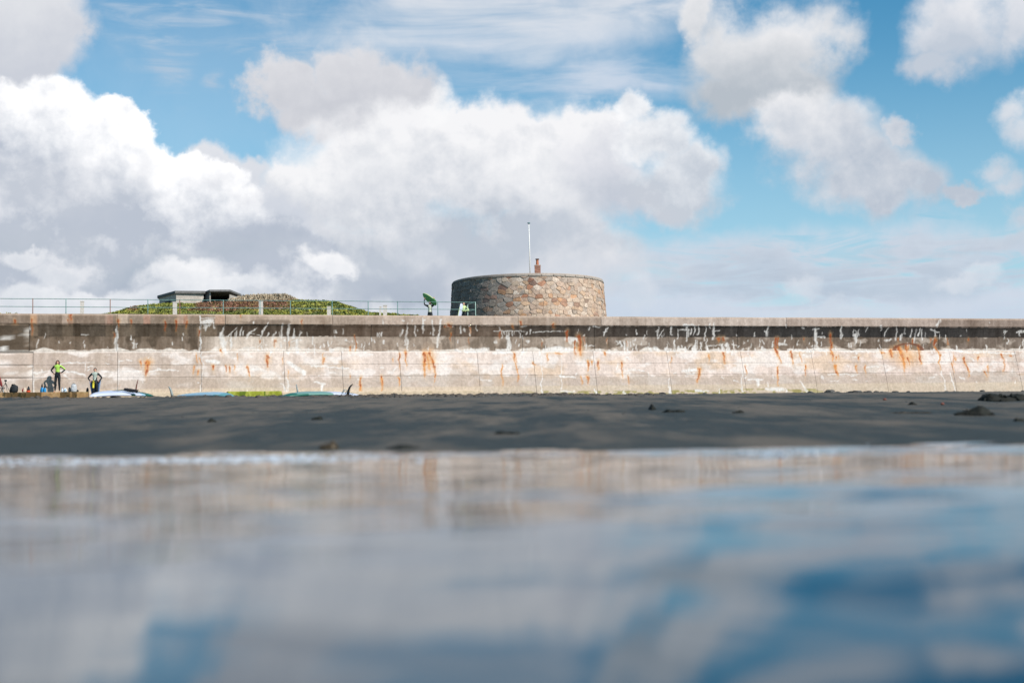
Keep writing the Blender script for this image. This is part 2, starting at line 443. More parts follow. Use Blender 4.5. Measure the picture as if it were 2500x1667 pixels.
m_water = mat('sea_water', (.004, .030, .052), .06, spec=.5, ior=1.40)
water = link('water', grid_mesh('water', near), m_water); tag(water, kind='structure')
# the rest of the sea, around and behind the camera
v, f = [], []
def quad(a, b, c, d): 
    n = len(v); v.extend([a, b, c, d]); f.append((n, n+1, n+2, n+3))
zf = -.12
quad((-900, -1500, zf), (900, -1500, zf), (900, 9.4, zf), (-900, 9.4, zf))
sea = link('sea', mesh('sea', v, f), m_water); tag(sea, kind='structure')
sb = link('seabed', mesh('seabed', [(-900, -1500, -.6), (900, -1500, -.6), (900, 12, -.6), (-900, 12, -.6)], [(0, 1, 2, 3)]), m_sand); tag(sb, kind='structure')
# beach beyond the fan on both sides
sv = []; sf = []
for sg in (-1, 1):
    yl = np.geomspace(2.5, 112, 40); n0 = len(sv)
    for y in yl:
        for k, x in enumerate((1.6*y, 1.6*y + 60, 700)):
            sv.append((sg*x, y, float(beach_z(sg*1.6*y, y)) - .0*k))
    for i in range(39):
        for k in range(2):
            a = n0 + i*3 + k; q = (a, a+1, a+4, a+3); sf.append(q if sg > 0 else q[::-1])
bs2 = link('beach_margin', mesh('beach_margin', sv, sf, True), m_sand); tag(bs2, kind='structure')

# ---- land behind the wall
PROM = 5.82
m_prom = mat('promenade', (.26, .24, .21), .9, nscale=.8, namp=.2)
pv = [tuple(W(s, d, PROM)) for s, d in ((-700, -.3), (900, -.3), (900, -14), (-700, -14))]
tag(link('promenade', mesh('promenade', pv, [(0, 1, 2, 3)]), m_prom), kind='structure')
m_turf = mat('turf', (.075, .085, .035), .95, nscale=.25, namp=.35)
pv = [tuple(W(s, d, PROM - .02)) for s, d in ((-3000, -13.9), (3000, -13.9), (3000, -5000), (-3000, -5000))]
tag(link('ground', mesh('ground', pv, [(0, 1, 2, 3)]), m_turf), kind='structure')

# ---- sea wall paint: colour of the concrete and its stains, found from the photograph
KW = 1.42
def strokes_from(region, lst):
    ox, oy, k = region
    return [(ox + a/k, oy + b/k, ox + c/k, oy + d/k, w0/k, w1/k) for a, b, c, d, w0, w1 in lst]
RA, RB, RC = (0, 740, 2.767), (800, 740, 2.613), (1600, 740, 2.613)
white = strokes_from(RA, [(200,150,192,215,3,12),(192,215,190,300,22,10),(785,150,790,215,5,16),(790,215,785,325,22,14),(1345,90,1350,330,9,9),
 (1350,105,1450,100,4,4),(1365,130,1430,120,26,20),(1380,150,1378,190,26,6),(1405,120,1408,160,18,6),(1440,130,1442,170,6,12),(1420,145,1365,170,12,5),
 (1508,155,1490,205,3,16),(1490,205,1480,225,22,10),(1490,228,1512,280,34,34),(1512,280,1520,328,28,12),(1530,225,1600,162,9,4),(1560,200,1556,292,8,10),
 (1636,155,1625,215,3,14),(1600,162,1598,215,4,6),(1742,162,1680,210,3,14),(1680,210,1672,240,14,4),(1812,130,1775,190,3,14),(1775,190,1772,225,14,4),(1770,220,1735,215,4,4),
 (1865,185,1850,230,3,14),(1850,230,1842,258,12,3),(1906,140,1904,235,10,14),(1952,140,1948,260,12,12),(1990,170,1985,235,4,12),(2030,200,2010,240,10,4),
 (2008,245,2012,332,14,16),(1975,262,2040,250,5,4),(1820,205,1808,222,12,6),(1700,205,1720,212,4,4),(1760,225,1757,240,8,3),(1720,125,1720,135,10,6),(1650,185,1648,215,6,8),
 (905,245,903,300,4,12),(890,270,930,275,4,8),(925,280,920,300,8,4),(255,245,250,300,8,4),(2070,200,2072,222,5,4),(2108,230,2110,280,6,4),
 (150,218,180,214,8,8),(0,235,70,235,24,22),(540,215,600,220,5,4),
 (30,468,200,463,8,7),(200,463,250,476,7,7),(250,470,345,456,6,6),(410,413,470,403,4,6),(470,403,640,404,6,3),(415,455,480,462,9,10),(480,462,575,486,9,9),(690,460,760,470,5,5),
 (820,463,960,460,5,7),(1010,460,1130,448,5,8),(1130,448,1210,452,6,3),(440,480,470,505,10,6),(275,445,275,468,4,6),
 (1360,560,1364,598,4,14),(1365,330,1365,560,3,3),(1950,470,1935,600,8,12),(2120,530,2190,545,8,16),(2180,545,2175,600,14,8),(1895,540,1930,600,4,12),(1670,585,1675,600,3,7),
 (1550,585,1550,603,2,7),(220,330,222,600,3,3),(220,530,218,600,4,8),(800,380,798,600,3,3),(570,395,575,520,3,2),(2100,420,2350,440,10,8),(1950,400,2050,470,20,30),(1400,390,1470,400,20,24)])
white += strokes_from(RB, [(518,125,512,180,3,8),(512,180,508,240,14,16),(508,240,512,300,10,6),(612,100,608,150,8,16),(608,150,612,192,14,6),(630,105,610,120,6,5),(565,138,566,205,6,9),
 (672,110,672,205,5,10),(718,100,706,285,9,9),(848,148,850,195,8,10),(870,170,872,180,14,8),(905,145,904,195,5,8),(948,142,953,172,6,8),(482,172,476,203,12,5),(480,115,490,112,10,5),
 (318,190,318,212,7,7),(332,190,332,215,8,7),(345,190,345,213,7,6),(350,245,350,255,12,8),(115,238,120,242,12,8),(348,105,348,130,4,7),(545,105,545,115,6,4),(740,148,800,150,6,5),
 (1065,180,1260,180,5,4),(1110,182,1112,225,5,5),(1128,182,1128,200,4,4),(1145,182,1146,215,6,4),(1160,180,1160,212,5,5),(1175,180,1176,206,5,4),(1190,180,1190,200,4,4),(1218,180,1222,196,8,4),
 (1235,145,1262,148,10,6),(1310,186,1440,180,6,4),(1440,180,1520,178,3,3),(1065,248,1085,250,14,10),(1245,205,1246,235,3,5),(1275,245,1275,255,18,12),
 (1525,228,1600,232,22,26),(1545,235,1550,262,24,10),(1640,200,1638,270,5,6),(1665,155,1664,170,8,8),(1695,148,1730,155,9,8),(1788,150,1765,185,6,10),(1765,185,1750,205,12,3),(1780,175,1752,180,6,4),
 (1972,165,1968,195,4,8),(1840,240,1850,262,12,8),(1862,242,1866,275,10,10),(1885,245,1890,290,10,14),(1912,250,1915,305,10,14),(1935,255,1940,280,8,8),(1955,262,1958,272,6,6),
 (2115,148,2090,180,4,7),(2145,165,2100,215,3,6),(2098,195,2096,220,6,6),(2198,148,2200,185,7,10),(2235,165,2233,215,4,6),(2300,145,2295,205,6,10),(2318,160,2314,200,8,8),(2340,148,2340,200,5,7),(2250,168,2290,165,5,4),
 (2215,235,2218,300,8,16),(2050,285,2060,300,18,20),(2090,285,2100,302,22,14),(2160,280,2165,305,10,18),(2260,290,2290,300,10,10),(2240,270,2250,300,8,10),(2340,260,2345,305,8,14),(2280,135,2350,140,8,8),
 (1700,545,1712,575,4,20),(2175,530,2186,572,4,16),(1885,555,1893,575,3,12),(1368,340,1368,560,4,5),(1365,550,1367,570,4,10),(1485,330,1488,570,4,4),(1490,560,1580,563,8,8),
 (880,305,1010,295,20,26),(1380,300,1480,292,24,34),(1480,292,1560,300,34,20),(1050,318,1180,322,10,8),(820,300,850,310,16,10),(20,300,40,300,24,12),(1150,215,1155,290,22,26),(1080,300,1160,305,18,18),
 (1480,462,1580,475,12,8),(2260,430,2352,425,14,16),(1900,428,2020,432,6,5),(2040,435,2045,455,3,6),(1665,268,1700,270,5,4)])
white += strokes_from(RC, [(15,150,4,205,6,8),(112,145,104,200,7,9),(205,148,192,220,5,14),(212,160,208,215,4,8),(150,172,215,168,4,4),(276,140,276,205,8,10),(328,145,316,240,4,10),(380,125,372,230,10,12),(350,135,358,160,10,8),
 (372,180,410,175,6,4),(185,140,215,142,12,10),(145,190,142,225,3,4),(250,180,248,210,3,4),(265,240,262,270,3,6),(40,205,40,215,8,4),
 (718,155,712,205,8,14),(700,178,722,182,6,5),(828,135,828,160,4,4),(935,155,945,157,14,8),(1005,165,1045,158,10,6),(1022,165,1018,230,14,18),(1018,230,1028,290,12,14),(1028,290,1015,300,10,4),
 (1192,145,1186,200,4,12),(1186,200,1182,235,14,3),(1262,165,1262,190,3,5),(1288,195,1268,205,8,14),(1278,205,1280,268,22,4),(1268,165,1295,205,2,5),(1345,150,1342,180,5,4),(1437,145,1438,175,7,5),(1482,158,1464,212,4,7),
 (1540,150,1532,235,4,10),(1570,195,1568,225,10,5),(1635,165,1622,215,4,8),(1660,170,1650,250,3,8),(1682,165,1676,205,5,10),(1694,165,1702,232,6,8),(1725,190,1728,215,3,5),(1760,170,1810,190,10,6),(1785,170,1780,215,6,10),(1798,150,1820,110,8,10),
 (1470,238,1500,232,16,12),(1030,215,1080,220,10,10),(790,262,830,265,14,12),
 (60,292,100,295,22,18),(122,240,128,300,8,20),(150,280,150,300,14,10),(185,285,195,305,10,14),(212,275,210,300,8,6),(258,240,240,300,4,14),(235,290,250,305,10,10),(292,255,294,300,8,8),(330,285,338,305,16,18),
 (405,290,410,305,8,10),(432,270,428,305,14,20),(455,262,458,306,16,20),(495,235,498,290,3,10),(480,262,520,270,5,5),(560,295,570,300,14,6),(590,290,590,305,8,10),(635,285,640,300,6,8),(680,280,700,300,12,10),(0,290,20,300,16,10),(340,275,420,268,4,5),
 (850,300,990,305,16,14),(1040,298,1100,305,14,18),(1180,310,1430,312,6,6),(1850,300,2000,312,14,10),(2000,312,2300,318,8,7),
 (1795,325,1855,555,4,6),(1885,440,1915,553,3,8),(925,500,968,555,6,16),(90,480,95,568,3,10),(550,430,560,560,3,6),(548,535,562,565,3,10),(700,545,820,550,16,16),(178,430,225,435,14,8),(265,555,340,558,10,8),(840,540,842,560,3,8),(405,545,408,568,3,8),
 (595,485,680,488,8,6),(650,490,655,530,20,6),(1060,468,1075,480,14,12),(1350,408,1420,400,6,6),(710,500,716,530,3,6),(750,455,752,478,3,6),(1100,455,1300,452,5,3),
 (2225,185,2240,182,16,4),(2230,190,2228,205,4,4),(2305,185,2352,182,8,14),(2325,190,2322,205,5,5),(2350,235,2352,300,6,6),(2130,120,2132,125,4,4)])
rust = strokes_from(RA, [(945,393,950,428,12,5),(982,408,1015,408,10,10),(1000,408,994,455,34,16),(995,450,990,492,12,6),(1810,365,1810,400,18,16),(1808,395,1806,432,14,5),(1674,425,1676,455,8,8),(1677,455,1686,492,8,4),
 (1340,460,1340,485,9,6),(1520,430,1522,465,5,4),(1545,430,1545,470,8,5),(1440,425,1440,450,12,7),(1585,425,1583,455,4,3),(98,115,98,140,10,8),(98,140,98,205,5,4),(215,110,216,140,10,10),(216,140,220,220,8,5),
 (797,118,798,142,12,8),(798,140,800,160,5,4),(885,120,885,145,9,5),(1115,125,1115,190,8,6),(1193,122,1193,185,9,6),(1262,125,1262,170,6,5),(1342,185,1342,216,8,7),(187,205,187,225,7,6),(480,75,480,110,14,8),(456,110,456,122,5,4),(768,205,772,230,6,5),(1750,255,1750,265,5,5),
 (1490,325,1495,335,12,6),(2185,375,2185,410,7,4),(1620,75,1625,95,6,4),(1862,250,1862,265,4,3),(1310,430,1312,470,4,3),(2040,118,2042,140,5,5)])
rust += strokes_from(RB, [(610,318,640,318,10,12),(618,318,622,360,14,14),(622,360,626,470,10,5),(656,318,664,360,16,12),(664,360,682,450,9,8),(682,450,684,500,7,3),(635,325,650,420,5,4),(498,318,503,350,16,7),(503,350,506,400,4,3),
 (205,475,206,520,8,8),(209,520,210,560,12,10),(342,475,346,560,9,8),(450,478,452,530,6,5),(456,320,462,420,4,4),(1188,325,1200,380,8,5),(1200,380,1216,500,4,3),(1106,398,1120,520,5,4),(1654,370,1658,430,8,6),(1660,470,1660,512,12,5),(1678,370,1680,395,6,4),
 (1720,372,1724,425,10,5),(1878,382,1884,470,8,4),(1232,115,1232,138,9,8),(1440,138,1440,158,8,4),(1182,146,1184,162,8,5),(1528,180,1532,245,12,8),(1605,212,1612,300,18,12),(1612,300,1612,330,14,10),(1575,240,1577,330,7,6),(1640,215,1640,262,5,4),(772,142,785,152,14,10),(745,150,760,152,8,8),
 (905,160,906,190,4,4),(1100,185,1098,222,6,4),(140,280,140,300,6,5),(2190,350,2192,380,4,3),(1770,318,1772,335,10,5),(1405,330,1410,365,5,4),(1310,385,1330,395,8,5),(790,190,790,240,5,4),(1450,318,1490,322,4,4)])
rust += strokes_from(RC, [(1148,400,1156,440,12,10),(1156,440,1166,465,9,4),(1525,285,1550,275,8,12),(1555,285,1580,350,24,14),(1580,350,1592,440,12,5),(1500,302,1512,345,16,8),(1602,270,1608,305,10,10),(1440,315,1470,318,10,6),(1640,240,1642,262,7,4),(1682,272,1690,320,10,8),(1690,320,1696,385,8,4),
 (1785,232,1788,280,12,8),(1790,280,1802,325,9,5),(1118,205,1122,260,14,9),(1122,260,1120,300,8,7),(1122,300,1135,370,5,4),(760,225,765,290,9,8),(776,225,778,285,8,6),(404,228,408,245,12,8),(430,228,432,240,10,8),(1965,352,1980,400,8,6),(1980,400,1996,465,5,4),(2054,340,2056,368,7,4),
 (2214,325,2216,352,8,6),(2216,352,2225,430,4,3),(1275,400,1284,440,6,3),(1338,402,1350,445,5,3),(278,420,270,500,14,10),(430,320,440,385,10,6),(335,330,338,370,6,4),(865,310,880,385,8,5),(860,312,866,318,8,8),(1295,345,1298,360,9,5),(578,405,578,450,5,4),(780,405,786,530,5,5),
 (955,400,958,460,6,5),(1550,230,1552,250,6,5),(1610,345,1622,390,4,3),(1755,230,1756,250,5,4),(2095,440,2118,470,6,4),(1810,330,1820,420,5,4),(950,230,955,232,10,5),(1860,230,1862,260,4,4),(1992,230,1994,240,8,6),(765,290,800,380,10,5),(2265,335,2275,335,8,6),(1150,345,1152,360,8,4)])
_d = random.Random(44)
for _ in range(230):        # small natural drips of lime and rust
    x = _d.uniform(0, 2500); lv = _d.choice([(800, 822), (826, 838), (838, 858), (838, 858)]); y = _d.uniform(*lv); L_ = _d.uniform(2, 13)
    if x < 520 and _d.random() < .6: continue
    white.append((x, y, x + _d.gauss(0, 1.2), y + L_, _d.uniform(.8, 2.0), _d.uniform(1.2, 3.6)))
for _ in range(60):
    x = _d.uniform(0, 2500); y = _d.uniform(862, 935); white.append((x, y, x + _d.gauss(0, 9), y + _d.gauss(0, 4), _d.uniform(1, 2.5), _d.uniform(1, 3)))
for _ in range(26):
    x = _d.uniform(250, 2500); y = _d.choice([_d.uniform(862, 880), _d.uniform(885, 925), _d.uniform(820, 840)]); rust.append((x, y, x + max(0, (x-800)/1700)*5, y + _d.uniform(5, 26), _d.uniform(.6, 1.5), _d.uniform(.4, 1.0)))
def seg_mask(px, py, st, soft=.8, fade=0.0, wk=1.0):
    m = np.zeros(px.shape)
    for x0, y0, x1, y1, w0, w1 in st:
        pad = max(w0, w1) + 3
        sel = (px > min(x0, x1)-pad) & (px < max(x0, x1)+pad) & (py > min(y0, y1)-pad) & (py < max(y0, y1)+pad)
        if not sel.any(): continue
        X, Y = px[sel], py[sel]; vx, vy = x1-x0, y1-y0; L = vx*vx + vy*vy + 1e-6
        t = np.clip(((X-x0)*vx + (Y-y0)*vy)/L, 0, 1)
        dd = np.hypot(X-(x0+t*vx), Y-(y0+t*vy)); w = (w0 + (w1-w0)*t)*.5*wk
        m[sel] = np.maximum(m[sel], (1 - ss(dd, w*.55 - soft*.5, w*1.1 + soft*.8))*(1 - fade*t))
    return m
Z_CB, Z_BM, Z_LG = 5.86, 5.22, 4.38          # coping | dark band | upper face | ledge
def wall_paint(s, z, d):
    p = W(s, d, z); px, py = project(p[..., 0], p[..., 1], p[..., 2])
    wob = (fbm(s*3, z*3, 3, 3) - .5)
    n1 = fbm(s*.35, z*.9, 61, 4); n2 = fbm(s*2.2, z*1.1, 62, 4); n3 = fbm(s*9, z*4, 63, 3); nv = fbm(s*5.5, z*.5, 64, 4)
    def L(x, a): return np.stack([np.interp(x, [k[0] for k in a], [k[1][i] for k in a]) for i in range(3)], -1)
    cop = L(px, [(0,(152,132,116)),(270,(150,130,114)),(310,(152,134,118)),(540,(160,138,120)),(570,(205,182,163)),(800,(196,174,156)),(820,(178,158,142)),(900,(196,174,158)),(1240,(205,184,168)),(1266,(206,186,170)),(1270,(182,160,143)),(1462,(178,157,141)),(1472,(200,180,165)),(1918,(202,184,172)),(1924,(186,166,153)),(2285,(190,170,158)),(2300,(160,140,127)),(2500,(158,139,127))])
    cop = cop + ((n2 - .5)*44 + (nv - .5)*36 + (n1-.5)*30)[..., None]
    for x0, x1, c in ((74,90,(214,170,136)),(90,93,(190,160,140)),(152,166,(205,182,165)),(167,178,(176,138,118)),(257,262,(190,160,142)),(262,276,(178,142,124)),(286,312,(212,190,170)),(350,367,(192,150,130)),(432,448,(196,166,146)),(448,458,(186,140,118)),(525,549,(206,170,146))):
        k = ss(px + wob*3, x0-1.5, x0+1.5)*(1 - ss(px + wob*3, x1-1.5, x1+1.5)); k = (k*(.75+.25*n3))[..., None]
        cop = cop*(1-k) + np.array(c)*k
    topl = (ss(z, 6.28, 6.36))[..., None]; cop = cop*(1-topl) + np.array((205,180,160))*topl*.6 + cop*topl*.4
    dk = (ss(n1 + wob*.3, .52, .58)*ss(6.2 - z, 0, .12)*(ss(px, 560, 620)*(1-ss(px, 900, 960)))*.8)[..., None]
    cop = cop*(1-dk) + np.array((140,122,108))*dk
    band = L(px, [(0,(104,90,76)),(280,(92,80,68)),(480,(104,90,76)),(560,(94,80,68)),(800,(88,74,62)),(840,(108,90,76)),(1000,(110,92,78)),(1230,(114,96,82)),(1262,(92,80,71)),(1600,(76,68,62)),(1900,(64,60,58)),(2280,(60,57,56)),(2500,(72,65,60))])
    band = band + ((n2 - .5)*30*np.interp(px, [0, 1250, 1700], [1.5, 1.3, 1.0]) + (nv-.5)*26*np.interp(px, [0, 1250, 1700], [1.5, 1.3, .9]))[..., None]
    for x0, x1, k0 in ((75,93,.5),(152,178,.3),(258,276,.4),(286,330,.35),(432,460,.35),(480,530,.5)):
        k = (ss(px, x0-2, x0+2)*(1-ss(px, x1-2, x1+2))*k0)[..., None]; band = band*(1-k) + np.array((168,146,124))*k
    mid = L(px, [(0,(164,144,126)),(60,(140,121,104)),(250,(128,110,94)),(480,(144,126,110)),(530,(224,207,192)),(740,(228,210,195)),(790,(196,176,160)),(900,(172,153,137)),(1080,(176,157,141)),(1380,(172,154,139)),(1480,(160,142,128)),(1600,(140,124,111)),(1750,(150,132,118)),(1950,(138,120,106)),(2250,(126,110,98)),(2500,(140,124,112))])
    mid = mid + ((n2-.5)*44 + (nv-.5)*50)[..., None]
    dk = (ss(n1*.5 + n2*.5, .46, .58)*np.interp(px, [0, 480, 520, 770, 830], [.85, .85, .0, .0, .5]))[..., None]; mid = mid*(1-dk) + np.array((92,78,64))*dk
    wt_ = (ss(fbm(s*1.1, z*2.0, 77, 4), .55, .68)*.65*ss(px, 250, 550))[..., None]; mid = mid*(1-wt_) + np.array((222,206,192))*wt_
    ap = L(px, [(0,(204,184,170)),(480,(206,187,173)),(560,(228,209,196)),(1000,(234,215,203)),(1700,(234,214,202)),(2500,(228,206,194))])
    ap = ap + ((n2-.5)*38 + (nv-.5)*30)[..., None]
    orange = (ss(fbm(s*.5, z*1.1, 88, 4), .5, .68)*.55*ss(px, 350, 1000))[..., None]; ap = ap*(1-orange) + np.array((236,204,172))*orange
    pale = (ss(fbm(s*.8, z*1.6, 89, 4), .48, .62)*.8)[..., None]; ap = ap*(1-pale) + np.array((246,235,228))*pale
    gr = (ss(2.95 + wob*.35 + .5*(fbm(s*.3, z*0, 90, 3)-.5) - z, 0, .12)*(.45+.2*n3))[..., None]; ap = ap*(1-gr) + np.array((186,167,151))*gr
    pat = (ss(fbm(s*.9, z*1.2, 91, 4), .60, .66)*.35)[..., None]; ap = ap*(1-pat) + np.array((190,170,152))*pat
    bot = (ss(2.32 - z, 0, .06))[..., None]; ap = ap*(1-bot*.6) + np.array((222,202,176))*bot*.6
    alg = (ss(1.98 + .2*(n1-.5) - z, 0, .05)*ss(px, 1180, 1400)*(1-ss(px, 1960, 2060))*ss(fbm(s*4, z*9, 111, 4), .42, .62)*.6)[..., None]; ap = ap*(1-alg) + np.array((140,135,60))*alg
    zz = z + wob*.05
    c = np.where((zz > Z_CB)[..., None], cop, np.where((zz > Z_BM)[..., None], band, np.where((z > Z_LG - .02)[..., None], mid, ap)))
    # white crust along the ledge
    cr = fbm(s*1.3, z*0+2, 92, 4); crh = np.interp(px, [0, 480, 700, 1000, 1300, 1560, 1700, 1900, 2500], [.13, .2, .3, .12, .2, .25, .08, .12, .10])
    k = (ss(z, Z_LG-.09, Z_LG-.05)*(1 - ss(z, Z_LG + (cr-.35)*2.2*crh, Z_LG + (cr-.35)*2.2*crh + .06))*(.75+.25*n3))[..., None]
    c = c*(1-k) + np.array((238,228,218))*k
    qx, qy = px + (fbm(s*7, z*7, 93, 3)-.5)*5.5 + (fbm(s*1.7, z*1.7, 97, 2)-.5)*9, py + (fbm(s*7, z*7, 94, 3)-.5)*5 + (fbm(s*1.7, z*1.7, 98, 2)-.5)*5
    n6 = fbm(s*14, z*2.2, 99, 3)
    m1 = (seg_mask(qx, qy, white, 1.0, .10, 1.3)*(.45 + .95*n6))[..., None]; m1 = np.clip(m1, 0, 1)
    n5 = fbm(s*26, z*3.5, 96, 3)
    for gx, gy, gw, gh, ga in ((1048, 880, 16, 26, .5), (2215, 872, 30, 20, .55), (1416, 850, 9, 20, .4)):
        gl_ = (np.exp(-((px-gx)/gw)**2 - ((py-gy)/gh)**2)*ga*(.4+.9*n6))[..., None]; c = c*(1-gl_) + np.array((236,160,84))*gl_
    rr = seg_mask(qx, qy, rust, 2.0, .45, 1.45)*(.80 + 1.0*(n5-.3))
    r2 = seg_mask(qx, qy + 3, [(a_, b_, c_, d_ + 14, e_*2.6, f_*2.4) for a_, b_, c_, d_, e_, f_ in rust], 4.0, .7)*.42
    c = c*(1-r2[..., None]) + np.array((232, 186, 138))*r2[..., None]
    c = c*(1 - m1*.94) + np.array((246,241,236))*m1*.94
    rk_ = ss(n3 + .25*(py < 845) + .35*(rr-.5), .45, .8)[..., None]; rc = np.array((168,84,48))*rk_ + np.array((230,150,82))*(1-rk_)
    rr = np.clip(rr, 0, .95)[..., None]; c = c*(1-rr) + rc*rr
    arc = np.hypot((px - 2217)/36, (py - 853)/15); k = (ss(arc, .75, .85)*(1-ss(arc, 1.0, 1.1))*(py < 856)*.8)[..., None]
    c = c*(1-k) + np.array((128,80,60))*k
    c = c + ((n3 - .5)*16 + (fbm(s*22, z*7, 95, 2) - .5)*12)[..., None]
    a = lin(np.clip(c, 5, 252))/KW
    return np.clip(a, .01, .82)
PROF = [(1.55, 1.05), (2.05, .95), (2.6, .80), (3.4, .55), (4.0, .36), (4.28, .27), (4.36, .20), (4.385, .03), (4.5, 0), (5.18, 0), (5.26, .02), (5.5, .05), (5.72, .10), (5.86, .17), (5.88, .20), (6.36, .20), (6.42, .16)]
def prof(z): return np.interp(z, [p[0] for p in PROF], [p[1] for p in PROF])
m_conc = mat('weathered_concrete', attr=True, rough=.9, spec=.2, nscale=7, namp=.10, nscale2=40, bump=.5, bscale=18, bdist=.02)
m_joint = mat('joint_shadow_concrete', (.13, .115, .10), .95)
wroot = empty('sea_wall', W(20, 1, 1.6), 'long stained concrete sea wall with battered foot and rust streaks behind the beach', 'wall')
wb = np.array(wroot.location)
def wall_piece(name, s0, s1, z0, z1, gap=.007, proud=0.0):
    far = s0 < -6 or s1 > 66
    ds = .3 if far else .036
    ns = max(3, int((s1-s0-2*gap)/ds)); nz = max(3, int((z1-z0)/(.1 if far else .034)))
    s = np.linspace(s0+gap, s1-gap, ns); z = np.linspace(z0 + .0015, z1 - .0015, nz)
    Sg, Zg = np.meshgrid(s, z); Dg = prof(Zg) + proud
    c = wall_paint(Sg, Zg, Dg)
    Dd = Dg + .020*(fbm(Sg*1.6, Zg*1.6, 71, 3)-.5) + .012*(fbm(Sg*9, Zg*9, 72, 2)-.5)
    # borders run back into the joint
    Sg = np.pad(Sg, 1, mode='edge'); Zg = np.pad(Zg, 1, mode='edge'); Dd = np.pad(Dd, 1, mode='edge')
    Dd[0] -= .07; Dd[-1] -= .07; Dd[:, 0] -= .07; Dd[:, -1] -= .07
    c = np.pad(c, ((1,1),(1,1),(0,0)), mode='edge')*1.0
    V = W(Sg, Dd, Zg) - wb
    me = grid_mesh(name, V, True, c); a_, b_ = V.shape[0]-1, V.shape[1]-1
    if len(me.polygons) == a_*b_:
        fl = np.ones((a_, b_), bool); fl[0] = fl[-1] = False; fl[:, 0] = fl[:, -1] = False
        me.polygons.foreach_set('use_smooth', fl.reshape(-1)); me.update()
    return link(name, me, m_conc, wroot)
def s_of(px, y=862, d=.25): return wall_sz(px, y, d)[0]
ap_j = [s_of(x) for x in (81, 287, 490, 692, 833, 974, 1164, 1300, 1447, 1627, 1807, 1979, 2151, 2316, 2476)]
up_j = [s_of(x, 810, 0) for x in (71, 285, 488, 700, 905, 1110, 1275, 1450, 1632, 1800, 1985, 2150, 2290, 2450)]
cp_j = [s_of(x, 790, .2) for x in (287, 550, 812, 1265, 1467, 1920, 2293)]
def cuts(js, lo=-40, hi=100, step=5.5):
    js = sorted(js); a = []
    x = js[0] - step
    while x > lo: a.append(x); x -= step*1.6
    a = a[::-1]; b = []; x = js[-1] + step
    while x < hi: b.append(x); x += step*1.6
    return [lo] + a + js + b + [hi]
lifts = [1.5, 2.92, 3.60, 4.385]
cj = cuts(ap_j)
for i in range(len(cj)-1):
    for k in range(3):
        wall_piece('panel', cj[i], cj[i+1], lifts[k], lifts[k+1], gap=.006, proud=random.uniform(-.004, .004))
uj = cuts(up_j)
for i in range(len(uj)-1): wall_piece('panel', uj[i], uj[i+1], 4.385, 5.86, proud=random.uniform(-.008, .008))
pj = cuts(cp_j, step=8)
for i in range(len(pj)-1):
    o = wall_piece('coping', pj[i], pj[i+1], 5.865, 6.42 + random.uniform(-.015, .015), proud=random.uniform(-.01, .01))
# core behind the faces, and the top of the wall
core = []
zs = [p[0] for p in PROF]
for s in (-40, 100):
    ring = [W(s, prof(z) - .05, z) for z in zs] + [W(s, -.35, 6.40), W(s, -.35, 1.5)]
    core.append(np.array(ring))
n = len(core[0]); cv = np.concatenate(core)
cf = [(i, i+n, (i+1) % n + n, (i+1) % n) for i in range(n)] + [tuple(range(n))[::-1], tuple(range(n, 2*n))]
part(wroot, 'core', cv, cf, m_joint)
S1 = np.arange(-40, 100.1, .5); 
tv = []; 
for s in S1:
    for d, z in ((.165, 6.405), (.12, 6.425), (-.36, 6.425), (-.38, 6.40), (-.38, 5.7)): tv.append(W(s, d, z + .01*math.sin(s)))
tf = [(i*5+k, i*5+k+1, (i+1)*5+k+1, (i+1)*5+k) for i in range(len(S1)-1) for k in range(4)]
part(wroot, 'cap', tv, tf, mat('cap_concrete', (.46, .40, .34), .9, nscale=3, namp=.15, bump=.4))

